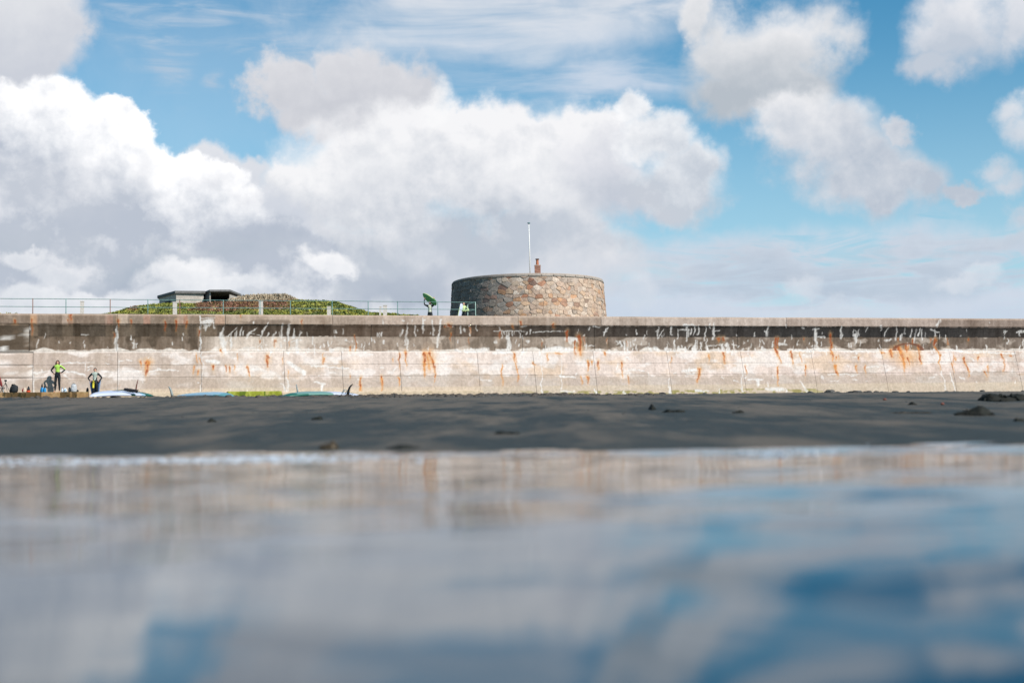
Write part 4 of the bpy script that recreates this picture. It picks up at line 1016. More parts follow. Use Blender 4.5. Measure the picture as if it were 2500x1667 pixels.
def make_person(base, label, H, arms, stance, painter, hairm, longhair=False, yaw=0.0, mats=(m_black, m_skin), headyaw=0.0, lean=0.0):
    """arms: for L and R (shoulder side -1/+1) a list elbow, wrist in metres for a 1.7 m figure; x right, y towards the wall"""
    root = empty('person', base, label, 'person'); k = H/1.7
    V, E, Rr = [], [], []
    def a(p, r, par=None):
        V.append(np.array(p, float)); Rr.append(r); 
        if par is not None: E.append((par, len(V)-1))
        return len(V)-1
    pel = a((0, 0, .93), (.145, .105)); wai = a((0, 0, 1.08), (.118, .09), pel); che = a((lean, 0, 1.27), (.150, .105), wai); upc = a((lean, 0, 1.38), (.13, .085), che)
    nek = a((lean, 0, 1.465), (.05, .05), upc); jaw = a((lean, -.015, 1.53), (.062, .07), nek); skl = a((lean, -.005, 1.60), (.075, .09), jaw); top = a((lean, 0, 1.665), (.05, .06), skl)
    for sgn in (-1, 1):
        fx, fy = stance[(sgn+1)//2]
        hip = a((sgn*.085, 0, .87), .096, pel); kn = a((sgn*.085 + (fx-sgn*.085)*.5, -.02 + fy*.5, .48), .068, hip); cf_ = a((sgn*.085 + (fx-sgn*.085)*.7, .01 + fy*.7, .32), .062, kn)
        an = a((fx, fy, .08), .036, cf_); hl = a((fx + sgn*.01, fy - .06, .035), (.036, .028), an); to = a((fx + sgn*.03, fy - .16, .022), (.038, .018), hl)
        el, wr, fd = arms[(sgn+1)//2]
        sh = a((lean + sgn*.175, 0, 1.385), .066, upc); e = a((lean+sgn*.175 + (el[0]-lean-sgn*.175)*1.0, el[1], el[2]), .047, sh); w_ = a(wr, .030, e)
        fd = np.array(fd, float)/np.linalg.norm(fd); wr = np.array(wr, float)
        pm = a(wr + fd*.06, (.036, .018), w_)
        sd_ = np.cross(fd, [0, 1, 0]); sd_ = sd_/(np.linalg.norm(sd_)+1e-6); cl = np.array([0, -.02, 0])
        for q, (o_, l_) in enumerate(((-.030, .062), (-.010, .078), (.010, .074), (.030, .058))):
            b1 = a(wr + fd*(.095 + l_*.35) + sd_*o_, .0085, pm); a(wr + fd*(.095 + l_*.85) + sd_*o_*1.1 + cl, .0075, b1)
        th_ = a(wr + fd*.05 - sd_*.045, .010, w_); a(wr + fd*.085 - sd_*.062, .008, th_)
    Mr = np.array([[math.cos(yaw), -math.sin(yaw), 0], [math.sin(yaw), math.cos(yaw), 0], [0, 0, 1]])
    me = skin('body', [p*k for p in V], E, [(r if hasattr(r, '__len__') else (r, r)) for r in [tuple(np.array(q if hasattr(q, '__len__') else (q, q))*k) for q in Rr]], 1)
    n = len(me.vertices); co = np.empty(n*3, np.float32); me.vertices.foreach_get('co', co); co = co.reshape(-1, 3)
    # a face: brow, nose, chin pushed out of the front of the head
    q = co/k
    for cx_, cz, dyy, r_ in ((lean, 1.578, -.020, .016), (lean, 1.525, -.008, .02)):
        dd = np.exp(-(((q[:, 0]-cx_)/r_)**2 + ((q[:, 2]-cz)/.02)**2))*(q[:, 1] < -.03); co[:, 1] += dyy*dd*k
    idx = np.zeros(len(me.polygons), int)
    me.materials.clear()
    for m_ in mats: me.materials.append(m_)
    for p in me.polygons:
        c = np.mean([q[i] for i in p.vertices], 0); nn = p.normal
        p.material_index = painter(c, nn, lean)
    co = co @ Mr.T.astype(np.float32); me.vertices.foreach_set('co', co.reshape(-1)); me.update()
    o = bpy.data.objects.new('body', me); col.objects.link(o); o.parent = root
    def loc(v): return (np.asarray(v)*k) @ Mr.T
    # hair cap and eyes
    hv, hf = blob((0, 0, 0), (.088, .100, .092), 14, 9, .03, 3); hv = hv + np.array((lean, .018, 1.615))
    hv[:, 1] = np.where((hv[:, 1] < -.01) & (hv[:, 2] < 1.655), np.maximum(hv[:, 1], -.01), hv[:, 1]); hv[:, 2] = np.maximum(hv[:, 2], 1.54)
    if longhair:
        for sgn in (-1, 1):
            t_, tf = tube([(lean+sgn*.062, .01, 1.64), (lean+sgn*.085, .0, 1.57), (lean+sgn*.088, -.02, 1.48), (lean+sgn*.075, -.055, 1.38)], [.03, .034, .034, .015], 8); hv, hf = join((hv, hf), (t_, tf))
        t_, tf = tube([(lean, .08, 1.62), (lean, .09, 1.5), (lean, .09, 1.36)], [.06, .07, .04], 8); hv, hf = join((hv, hf), (t_, tf))
    ho = link('hair', mesh('hair', loc(hv), hf, True), hairm, root)
    for sgn in (-1, 1):
        ev, ef = blob((lean+sgn*.028, -.082, 1.603), (.011, .008, .007), 8, 5); link('eye', mesh('eye', loc(ev), ef, True), m_eye, root)
    for sgn in (-1, 1):
        ev, ef = blob((lean+sgn*.078, .0, 1.585), (.010, .018, .028), 8, 5); link('ear', mesh('ear', loc(ev), ef, True), m_skin, root)
    return root, loc
def base_skin(c, lean):
    if c[2] > 1.485 and abs(c[0]-lean) < .15: return True
    return False
# girl with lime chest, hands on hips
def paint1(c, n, lean):
    if base_skin(c, lean) or c[2] < .07: return 1
    if abs(c[0]) < .30 and .93 < c[2] < 1.02 and abs(c[0]) > .15: return 1
    if abs(c[0]) < .13*ss(c[2], 1.00, 1.2) + .02 and c[1] < 0 and c[2] > 1.06: return 2
    if c[0] > .13 and c[2] > 1.22 and n[2] > -.2: return 2
    return 0
def on_wall_px(px, py, d): 
    s, z = wall_sz(px, py, d); return W(s, d, z)
p1b = on_wall_px(140.5, 957.8, 1.55); p1b[2] = 2.132
make_person(p1b, 'person with long dark hair and lime chest standing hands on hips on the brown step', 1.70,
            [((-.36, .02, 1.17), (-.20, -.07, 1.02), (.6, .1, -.5)), ((.40, .02, 1.20), (.21, -.09, 1.02), (-.6, .0, -.35))], [(-.13, -.02), (.10, 0)], paint1, m_hairb, True, mats=(m_black, m_skin, m_lime))
def paint2(c, n, lean):
    if base_skin(c, lean) or c[2] < .07: return 1
    if .88 < c[2] < .99 and abs(c[0]) > .2: return 1
    if abs(c[0]) < .14*ss(c[2], 1.0, 1.28) + .015 and c[1] < .02 and 1.0 < c[2]: return 2
    if c[0] < -.02 and c[0] > -.12 and .62 < c[2] < 1.0 and c[1] < 0: return 3
    return 0
p2b = on_wall_px(232, 968, 2.6); p2b[2] = float(beach_z(p2b[0], p2b[1])) - .01
p2, loc2 = make_person(p2b, 'person with short dark hair and grey green chest standing hands on hips on the sand', 1.62,
            [((-.40, .03, 1.15), (-.24, -.06, .97), (.5, .1, -.6)), ((.38, .03, 1.15), (.22, -.06, .97), (-.5, .1, -.6))], [(-.075, -.03), (.12, .05)], paint2, m_hairg, False, mats=(m_black, m_skin, m_mint, m_yellow))
# cloth towel hanging behind this person
tg = np.zeros((14, 16, 3))
for i in range(14):
    for j in range(16):
        t, q = i/13, j/15
        x = -.34 + .64*q; z = 1.02 - .80*t*(1 - .5*(2*abs(q-.5))**2*0) - .1*math.sin(math.pi*q)
        x = x*(1 - .38*t) - .02; tg[i, j] = (x, .15 + .03*math.sin(q*22), z + (.0 if .25 < q < .75 else .0))
m_towel = mat('blue_striped_towel', attr=True, rough=.9)
tcz = np.zeros((14, 16, 3)); tcz[:] = (.04, .08, .16); tcz[:, [0, 1, 14, 15]] = (.30, .40, .55); tcz[:, 2:4] = (.06, .13, .26)
tw_ = link('towel', grid_mesh('towel', tg, True, tcz), m_towel); tw_.location = p2.location
sm = tw_.modifiers.new('thickness', 'SOLIDIFY'); sm.thickness = .012
tag(tw_, 'blue towel with pale edges hanging behind the person on the sand', 'towel')

# ---- surfboards
def board_mesh(L, Wd, T, rocker, nose=.55, tail=.35, n=28, m=10):
    """x along the board (nose at -L/2), y across, z up; bottom surface up when flipped"""
    V = []; F = []
    for i in range(n+1):
        t = i/n; x = -L/2 + L*t
        w = Wd/2*min(1, (max(1e-4, t)/nose)**.55)*1.0 if t < nose else Wd/2*(1 - (1-tail)*((t-nose)/(1-nose))**2.4)
        if t > .97: w *= max(.25, (1-t)/.03)**.5
        if t < nose: w = Wd/2*math.sin(math.pi/2*min(1, t/nose))**.6
        w = max(w, .008)
        th = T*min(1, (t/.12)**.6 if t < .12 else 1)*min(1, ((1-t)/.12)**.5 if t > .88 else 1); th = max(th, .012)
        rz = rocker*((abs(t-.5)*2)**2.4)*(1.0 if t < .5 else .55)
        for j in range(m):
            a = 2*math.pi*j/m; cy, cz = math.cos(a), math.sin(a)
            V.append((x, w*np.sign(cy)*abs(cy)**.8, rz + th/2*np.sign(cz)*abs(cz)**.75*(1 if cz < 0 else 1)))
    for i in range(n):
        for j in range(m): F.append((i*m+j, i*m+(j+1) % m, (i+1)*m+(j+1) % m, (i+1)*m+j))
    F.append(tuple(range(m))[::-1]); F.append(tuple(range(n*m, n*m+m)))
    return np.array(V), F
def rotm(yaw, pitch=0, roll=0):
    return np.array(Matrix.Rotation(yaw, 3, 'Z') @ Matrix.Rotation(pitch, 3, 'Y') @ Matrix.Rotation(roll, 3, 'X'))
def fin(base, h, rake, chord, thick, Mt, curve=.5):
    """swept fin standing on the board; rake tilts the tip along -x of the board when negative"""
    pts = []
    for i in range(9):
        t = i/8; c = chord*(1 - t)**.55*(1 - .25*t) + .012; xo = rake*(t**1.6); z = h*t
        pts.append((xo, c, z))
    V = []; 
    for xo, c, z in pts:
        for dx_, dy_ in ((-c/2, 0), (0, -thick/2), (c/2, 0), (0, thick/2)): V.append((xo + dx_, dy_*(1-.5*z/h), z))
    F = [(i*4+j, i*4+(j+1) % 4, (i+1)*4+(j+1) % 4, (i+1)*4+j) for i in range(8) for j in range(4)] + [(32, 33, 34, 35), (3, 2, 1, 0)]
    return (np.array(V) + np.array(base)) @ Mt.T, F
m_bwhite = mat('lilac_white_board', (.56, .60, .72), .3, nscale=2, namp=.08, spec=.5)
m_bteal = mat('teal_board', (.13, .33, .37), .3, spec=.5); m_bblue = mat('pale_blue_board', (.30, .46, .56), .3, spec=.5)
m_bgreen = mat('sea_green_board', (.16, .30, .26), .3, spec=.5); m_bgrn2 = mat('bright_green_foam', (.12, .38, .11), .6); m_rim_shade = mat('dark_green_rail_and_shade', (.02, .12, .09), .35)
m_finred = mat('maroon_fin', (.14, .03, .02), .4); m_fingrey = mat('grey_fin', (.30, .33, .32), .4); m_finblk = mat('black_fin', (.012, .014, .016), .35); m_cord = mat('leash_cord', (.02, .06, .05), .5); m_cuff = mat('black_leash_cuff', (.015, .015, .017), .8, nscale=30)
def board(px, py, Y, L, Wd, yaw, label, mats_fn, rocker=.09, pitch=0, roll=0, T=.10, z_off=0):
    b = at(px, py, Y); root = empty('surfboard', b, label, 'surfboard', None)
    V, F = board_mesh(L, Wd, T, -rocker); Mt = rotm(yaw, pitch, roll)
    me = mesh('hull', V @ Mt.T, F, True); o = link('hull', me, None, root)
    ms = mats_fn[0]
    for m_ in ms: me.materials.append(m_)
    for p in me.polygons:
        c = np.mean([V[i] for i in p.vertices], 0); p.material_index = mats_fn[1](c, L, Wd)
    return root, Mt
GY = 41.0
# white board with leash and maroon fin
b1, M1 = board(298, 959.8, GY, 2.4, .60, R(59), 'upturned lilac white surfboard with maroon fin and black leash cuff', ((m_bwhite, m_rim_shade, m_bblue), lambda c, L, Wd: 1 if (c[0] > .72 or abs(c[1]) > .275 and c[0] > .1) else (2 if c[0] > .5 else 0)), roll=R(12), rocker=.10)
# nearer helper: put extra parts by photo pixel on the board's plane
def bp(root, name, pts, rad, m_, Y=GY, n=8):
    w = [at(x, y, Y) for x, y in pts]; v, f = tube(w, rad, n); return part(root, name, v, f, m_, True)
def pxfin(root, outline, Y, thick, m_, yaw=0.0, name='fin'):
    """fin from a centre line of (px, py, half chord in px)"""
    V = []; k = Y/FPX; cx_, sx_ = math.cos(yaw), math.sin(yaw)
    for x, y, hc in outline:
        p = at(x, y, Y); h = hc*k
        for dx_, dy_ in ((-h, 0), (0, -thick/2), (h, 0), (0, thick/2)): V.append(p + np.array((dx_*cx_ - dy_*sx_, dx_*sx_ + dy_*cx_, 0)))
    n = len(outline); F = [(i*4+j, i*4+(j+1) % 4, (i+1)*4+(j+1) % 4, (i+1)*4+j) for i in range(n-1) for j in range(4)] + [(n*4-4, n*4-3, n*4-2, n*4-1), (3, 2, 1, 0)]
    return part(root, name, V, F, m_, True)
pxfin(b1, [(331.2, 957, 1.9), (332, 950, 1.6), (333.2, 942, 1.4), (335, 934, 1.2), (336.8, 927, .8), (337.3, 925.3, .3)], GY, .02, m_finred, .3)
bp(b1, 'leash_cuff', [(303, 950.2), (318, 952.8), (330, 954.2), (336, 955.5)], [.042, .055, .045, .050], m_cuff, GY-.1)
bp(b1, 'leash_coil', [(334.5, 951.5), (338.5, 952), (339.8, 955.5), (338, 958.6), (334, 958), (333, 954.5), (336, 952.5)], .007, m_cuff, GY-.12, 6)
bp(b1, 'leash_cord', [(303, 951.8), (292, 951.6), (282, 953.0), (270, 954.6)], .008, m_cord, GY-.12, 6)
bp(b1, 'leash_cord', [(303, 953.0), (296, 952.8), (286, 954.6), (276, 955.6)], .006, m_cord, GY-.12, 6)
bp(b1, 'leash_cord', [(338, 957.5), (348, 959.3), (356, 962), (360.5, 966), (360.5, 969)], .009, m_cord, GY-.2, 6)
# blue board with grey fin at its left end
b2, M2 = board(497, 962.4, GY, 2.75, .56, R(180-40), 'upturned pale blue surfboard with a grey fin at its left end', ((m_bblue, m_bteal), lambda c, L, Wd: 1 if (c[2] < -.005 or c[0] < -.9) else 0), roll=R(-9), rocker=.11)
pxfin(b2, [(421, 968, 3.4), (419.5, 961, 3.2), (417.8, 954, 3.0), (415.5, 948, 2.6), (413, 944, 2.0), (411.8, 942.8, .8)], GY, .02, m_fingrey, .2)
# green board with black fin
b3, M3 = board(785, 960.2, GY, 3.0, .62, R(46), 'upturned sea green surfboard with large black fin at its right end', ((m_bgreen, m_bwhite, m_rim_shade), lambda c, L, Wd: 1 if c[0] > .25 else (2 if c[2] < .0 and c[0] < 0 else 0)), roll=R(8), rocker=.13)  # dark lower side of the nose half is shade put into the colour
pxfin(b3, [(849, 968, 4.0), (849.6, 960, 3.6), (851, 952, 3.0), (854, 945, 2.6), (858, 940, 2.3), (861, 937.6, 1.2), (861.8, 937.2, .3)], GY-.1, .028, m_finblk, .1)
bp(b3, 'leash_coil', [(834, 966), (835.5, 957), (839.5, 951.5), (844.5, 950.5), (846, 955), (843, 961), (838.5, 962), (837, 957.5), (840.5, 953.5), (845, 953)], .011, m_fingrey, GY-.2, 6)
bp(b3, 'leash_cord', [(853, 958), (860, 961.2), (868, 965.5)], .006, m_cord, GY-.15, 6)
# hull of a fourth board behind it, only the fin shows
b4, M4 = board(745, 966.0, GY+2.2, 2.4, .55, R(60), 'surfboard hidden behind the green one with only its small grey fin showing', ((m_bblue,), lambda c, L, Wd: 0), rocker=.08)
pxfin(b4, [(727, 958, 2.0), (725.6, 950, 1.8), (724.2, 943, 1.5), (723.5, 938.4, 1.2), (723.8, 937.4, .3)], GY+2.2, .02, m_fingrey, .2)

# ---- the two people on the promenade
def paint3(c, n, lean):
    if base_skin(c, lean) : return 1
    if c[2] > 1.83: return 1
    if c[1] < 0 and 1.02 < c[2] < 1.42 and abs(c[0]) < .105*math.sin(math.pi*min(1, max(0, (c[2]-.98)/.5)))**.6: return 2
    return 0
d3 = -1.6
p3b = on_wall_px(1050, 770, d3); h3 = wall_sz(1050.5, 733, d3)[1]; H3 = 1.70; p3b[2] = PROM
make_person(p3b, 'person in black wetsuit with cream chest print holding a green board overhead', (h3-PROM)/1.0*.985, 
            [((-.34, .02, 1.46), (-.36, .06, 1.74), (.25, .1, .8)), ((.32, .02, 1.50), (.26, .05, 1.78), (-.1, .1, .8))], [(-.09, 0), (.09, 0)], paint3, m_hairf, False, mats=(m_black, m_skin, m_cream))
# the board carried overhead
def held_board(c, Lv, Nv, L, Wd, T, label, mt, mrail):
    root = empty('surfboard', c, label, 'surfboard'); Lv = np.array(Lv, float); Lv /= np.linalg.norm(Lv); Nv = np.array(Nv, float); Nv -= (Nv@Lv)*Lv; Nv /= np.linalg.norm(Nv); Sv = np.cross(Nv, Lv)
    V, F = board_mesh(L, Wd, T, .07, nose=.5, tail=.6)
    Mt = np.stack([Lv, Sv, Nv], 1)
    me = mesh('hull', V @ Mt.T, F, True); link('hull', me, None, root)
    for m_ in (mt, mrail): me.materials.append(m_)
    for p in me.polygons:
        cc = np.mean([V[i] for i in p.vertices], 0); p.material_index = 1 if cc[2] > -.2*T + .07*((abs(cc[0])/L*2)**2.4) - .005 or abs(cc[1]) > Wd*.5 else 0
    return root
kY = p3b[1]
ca = at(1047, 729.5, kY + .14)
held_board(ca, (.62, -.62, -.44), (.3, .9, .6), 1.42, .54, .09, 'green bodyboard with pale upper side held above the head on the promenade', m_bgrn2, m_palelime)
def paint4(c, n, lean):
    if base_skin(c, lean): return 1
    if c[2] > 1.22 and (abs(c[0]-lean) > .10 or c[2] > 1.40): return 2
    if c[2] > 1.08 and c[0] > .16: return 2
    if c[2] > 1.12 and c[1] < -.02: return 2
    return 0
d4 = -1.6
p4b = on_wall_px(1134, 770, d4); h4 = wall_sz(1132, 736.5, d4)[1]; p4b[2] = PROM
make_person(p4b, 'person in black wetsuit with pale lime arms beside a small white board by the tower', (h4-PROM)*.985,
            [((-.25, -.10, 1.22), (-.30, -.16, 1.12), (-.8, -.1, -.5)), ((.30, -.08, 1.14), (-.04, -.22, 1.14), (-1, -.1, .05))], [(-.08, 0), (.12, 0)], paint4, m_hairf, False, mats=(m_black, m_skin, m_palelime), lean=-.05)
ca = at(1123.5, 764, p4b[1] - .25)
held_board(ca, (.22, .05, 1.0), (-.75, .62, .15), 1.15, .34, .07, 'small white board with green edge held upright in front of the dark tower side', m_bwhite, m_palelime)

# ================================================================== BAGS AND GEAR ON THE STEP
def on_step(px, d): s, z = wall_sz(px, 958, d); return W(s, d, 2.134)
def soft_bag(px, d, w, dp, h, label, m_, cat='bag', lean=0, extras=(), top=.55, seed=1, name='bag'):
    b = on_step(px, d); root = empty(name, b, label, cat)
    rs2 = random.Random(seed); V = []; n = 14; m_n = 9
    for j in range(m_n):
        t = j/(m_n-1); k = (1 - (1-top)*t**1.6)*(1 - .25*(1-t)**4)*(1 if j < m_n-1 else .35); z = h*t if j < m_n-1 else h*1.01
        for i in range(n):
            a = 2*math.pi*i/n; ca_, sa_ = math.cos(a), math.sin(a); q = 1 + (rs2.random()-.5)*.10
            V.append((w/2*k*q*np.sign(ca_)*abs(ca_)**.7 + lean*t*h, dp/2*k*q*np.sign(sa_)*abs(sa_)**.7, z + .01*math.sin(3*a + seed)*t))
    F = [(j*n+i, j*n+(i+1) % n, (j+1)*n+(i+1) % n, (j+1)*n+i) for j in range(m_n-1) for i in range(n)] + [tuple(range(n))[::-1], tuple(range((m_n-1)*n, m_n*n))]
    part(root, 'body', np.array(V) + b, F, m_, True)
    for nm, pts, rad, mm in extras:
        v, f = tube([b + np.array(p) for p in pts], rad, 8); part(root, nm, v, f, mm, True)
    return root
m_pack = mat('black_nylon', (.018, .022, .026), .7, nscale=25, bump=.5, bscale=20); m_bluen = mat('bright_blue_nylon', (.02, .24, .52), .5, nscale=12, bump=.4, bscale=14)
m_redn = mat('orange_red_nylon', (.62, .08, .03), .6); m_creamn = mat('cream_canvas', (.62, .50, .38), .8); m_dred = mat('dark_red_nylon', (.22, .03, .03), .7); m_whiten = mat('greyish_white_nylon', (.46, .48, .50), .7, nscale=10, bump=.5, bscale=12)
m_plas = mat('white_plastic', (.60, .66, .70), .4)
soft_bag(33, 1.75, .48, .34, .40, 'large slumped black backpack between the tripod and the cream bag', m_pack, lean=.14, seed=4, extras=(('strap', [(-.06, -.17, .08), (-.02, -.21, .22), (.06, -.16, .36)], .018, m_pack), ('handle', [(.0, -.02, .38), (.05, -.02, .45), (.12, -.02, .38)], .014, m_pack), ('flap', [(-.1, -.02, .39), (-.02, -.03, .43), (.02, -.03, .39)], .03, m_pack)), top=.62)
soft_bag(60.3, 1.8, .20, .16, .26, 'small cream canvas bag with dark red side left of the orange and black bag', m_creamn, top=.3, seed=5, extras=(('side_panel', [(-.09, -.02, .02), (-.10, -.02, .12), (-.06, -.02, .22)], [.04, .045, .02], m_dred),))
soft_bag(69.5, 1.8, .22, .18, .12, 'small orange red bag with pointed black top beside the cream bag', m_redn, top=.8, seed=6, extras=(('black_top', [(0, 0, .10), (0, 0, .18), (.005, 0, .27), (0, 0, .33)], [.085, .075, .045, .012], m_pack),))
for x, lab, hh in ((102.5, 'bright blue dry bag with black top, left of the blue pair', .36), (109, 'bright blue dry bag with black top, right and lower of the blue pair', .31)):
    soft_bag(x, 1.8 + .04*(x > 105), .22, .18, hh*.78, lab, m_bluen, top=.42, seed=int(x), extras=(('black_top', [(0, 0, hh*.72), (0, 0, hh*.95), (.01, 0, hh*1.35)], [.045, .045, .012], m_pack), ('zip', [(-.02, -.075, .03), (-.02, -.082, hh*.35), (-.01, -.05, hh*.68)], .012, m_pack)), name='dry_bag')
soft_bag(180.5, 1.65, .36, .28, .44, 'tall rounded greyish white bag on the right part of the brown step', m_whiten, top=.62, seed=8, extras=(('drawcord', [(-.08, -.02, .44), (0, -.06, .465), (.08, -.02, .44)], .010, m_pack),))
soft_bag(170.0, 1.7, .16, .2, .26, 'small black bag tucked against the left of the white bag', m_pack, top=.45, seed=9)
soft_bag(190.0, 1.7, .10, .12, .12, 'tiny black pouch against the right of the white bag', m_pack, top=.5, seed=10)
soft_bag(213.5, 1.95, .14, .18, .22, 'small black form at the step end standing in for the shadow of the person on the sand', m_pack, top=.5, seed=12)  # black form stands where the person's shadow falls
soft_bag(152.0, 1.85, .10, .10, .20, 'pale plastic bottle nearest the feet of the person on the step', m_plas, top=.5, seed=13, extras=(('cap', [(0, 0, .20), (0, 0, .235)], .022, m_bluen),), name='water_bottle', cat='bottle')
soft_bag(159.0, 1.8, .22, .16, .20, 'crumpled white and blue plastic bag right of the water bottle', m_plas, top=.6, seed=14, extras=(('blue_print', [(-.04, -.075, .06), (.0, -.082, .1), (.05, -.07, .12)], .022, m_bluen), ('handle', [(-.05, 0, .19), (0, 0, .24), (.05, 0, .19)], .010, m_plas)))
# tripod with a small camera
tb_ = on_step(13.6, 1.85); tr = empty('tripod', tb_, 'small black tripod with a camera on top standing at the left end of the step', 'tripod')
ap_ = tb_ + np.array((0, 0, .52))
for a in (-.29, .26): v, f = tube([ap_, tb_ + np.array((a, -.08, 0))], [.014, .009], 6); part(tr, 'leg', v, f, m_pack)
v, f = tube([ap_, tb_ + np.array((.02, .22, 0))], [.014, .009], 6); part(tr, 'leg', v, f, m_pack)
v, f = tube([ap_ - np.array((0, 0, .12)), ap_ + np.array((0, 0, .06))], .014, 6); part(tr, 'column', v, f, m_pack)
v, f = box(-.055, .055, -.04, .04, 0, .085); cmo = part(tr, 'camera_body', v + ap_ + np.array((0, 0, .06)), f, m_pack)
v, f = tube([ap_ + np.array((0, -.04, .10)), ap_ + np.array((0, -.10, .10))], .032, 12); part(tr, 'lens', v, f, m_finblk)
sb_ = on_step(6.2, 1.75); st = empty('folding_stool', sb_, 'low dark folding stool with crossed legs left of the tripod', 'stool')
for a in (-1, 1):
    for yy in (-.09, .09): v, f = tube([sb_ + np.array((-.08*a, yy, 0)), sb_ + np.array((.07*a, yy, .24))], .014, 6); part(st, 'leg', v, f, m_pack)
v, f = box(-.10, .10, -.11, .11, .245, .27); part(st, 'seat', v + sb_, f, m_pack)
ub = on_step(-2, 1.7); um = empty('furled_parasol', ub, 'furled dark red parasol leaning at the left edge of the picture', 'parasol')
v, f = tube([ub + np.array((.16, 0, .30)), ub + np.array((.10, 0, .42)), ub + np.array((.02, 0, .75)), ub + np.array((-.02, 0, .95))], [.035, .07, .06, .02], 10); part(um, 'canopy', v, f, m_dred, True)
v, f = tube([ub + np.array((.24, 0, 0)), ub + np.array((.16, 0, .31)), ub + np.array((-.03, 0, 1.0))], .012, 6); part(um, 'pole', v, f, m_plas)

# ================================================================== THINGS ON THE SAND
m_weed = mat('dark_seaweed', (.012, .013, .010), .75, spec=.25, nscale=9, namp=.3)
m_weedb = mat('brown_seaweed', (.05, .035, .018), .5, nscale=9, namp=.3)
def ground_at(px, py, ylo=9.6, yhi=110):
    d = ray(px, py); Ys = np.geomspace(ylo, yhi, 500); Xs = d[0]/d[1]*Ys; Zs = CAM_Z + d[2]/d[1]*Ys
    below = Zs <= beach_z(Xs, Ys) + .002
    i = int(np.argmax(below)) if below.any() else 300
    return np.array((Xs[i], Ys[i], float(beach_z(Xs[i], Ys[i]))))
def weed(px, py, wpx, hpx, label, m_, seed, Y=None):
    b = ground_at(px, py) if Y is None else np.array((at(px, py, Y)[0], Y, float(beach_z(at(px, py, Y)[0], Y))))
    k = b[1]/FPX; w_, h_ = wpx*k/2, hpx*k*1.05; dp = max(w_*.6, h_)
    root = empty('seaweed_clump', b, label, 'seaweed'); rs2 = random.Random(seed)
    V, F = blob((0, 0, 0), (w_, dp, h_), 36, 14, .10, seed)
    an = np.arctan2(V[:, 1], V[:, 0]); rr_ = (1 + .14*np.sin(an*3 + seed) + .08*np.sin(an*7+seed*2)); V[:, 0] *= rr_; V[:, 1] *= rr_
    V[:, 2] = np.maximum(V[:, 2]*(.72 + .28*np.cos(V[:, 0]/w_*3.0 + seed)), -.01)
    part(root, 'mass', V + b, F, m_, True)
    fv = []
    for q in range(26):
        a = rs2.uniform(0, 6.28); r1 = rs2.uniform(.3, .95); p = np.array((math.cos(a)*w_*r1, math.sin(a)*dp*r1, h_*(1-r1)*.7)); dr = np.array((math.cos(a+rs2.uniform(-1, 1)), math.sin(a + rs2.uniform(-1, 1)), 0))*w_*.28
        fv.append(tube([p + b, p + b + dr*.5 + np.array((0, 0, h_*rs2.uniform(.0, .15))), p*1.0 + b + dr + np.array((0, 0, -.3*h_*rs2.random()))], [h_*.10, h_*.12, h_*.03], 5))
    for z in fv: z[0][:, 2] = np.maximum(z[0][:, 2], b[2]-.01)
    v, f = join(*fv); part(root, 'fronds', v, f, m_)
    return root
weed(2448, 979, 118, 26, 'largest black seaweed clump cut by the right edge of the picture', m_weed, 3)
weed(2380, 1013, 86, 22, 'black seaweed clump below and left of the largest one', m_weed, 5)
weed(1593, 1000, 18, 13, 'small upright black seaweed lump right of the middle of the beach', m_weed, 7)
weed(1645, 1006, 50, 9, 'flat dark seaweed strand beside the small upright lump', m_weed, 9)
weed(1803, 1008, 28, 7, 'flat dark seaweed tuft further right of the flat strand', m_weed, 11)
weed(2228, 988, 20, 7, 'small dark seaweed tuft left of the big clumps', m_weed, 13)
weed(2487, 1028, 24, 10, 'small dark seaweed tuft at the right edge under the big clumps', m_weed, 15)
weed(804, 1096, 44, 22, 'brown seaweed lump close to the waterline left of the middle', m_weedb, 17)
weed(985, 1094, 84, 9, 'long flat dark seaweed strand close to the waterline', m_weed, 19)
weed(1236, 1059, 60, 8, 'flat dark seaweed strand in the middle of the wet sand', m_weed, 21)
weed(775, 1024, 26, 9, 'dark seaweed scrap alone on the sand below the black fin', m_weed, 23)
weed(516, 1030, 22, 9, 'dark seaweed scrap on the sand below the blue surfboard', m_weed, 25)
weed(2215, 1008, 100, 4, 'flat brown scattered seaweed left of the second black clump', m_weedb, 27)
for x, y, w in ((2160, 977, 9), (2301, 988, 10)):
    b = ground_at(x, y); k = b[1]/FPX; v, f = blob(b + np.array((0, 0, .02)), (w*k*.5, w*k*.4, w*k*.3), 9, 6, .12, x)
    o = link('red_pebble', mesh('red_pebble', v - b, f, True), mat('reddish_stone', (.20, .065, .045), .7)); o.location = b
    tag(o, 'reddish pebble on the dark sand, ' + ('left one nearer the wall' if x < 2200 else 'right one beside the second seaweed clump'), 'pebble')
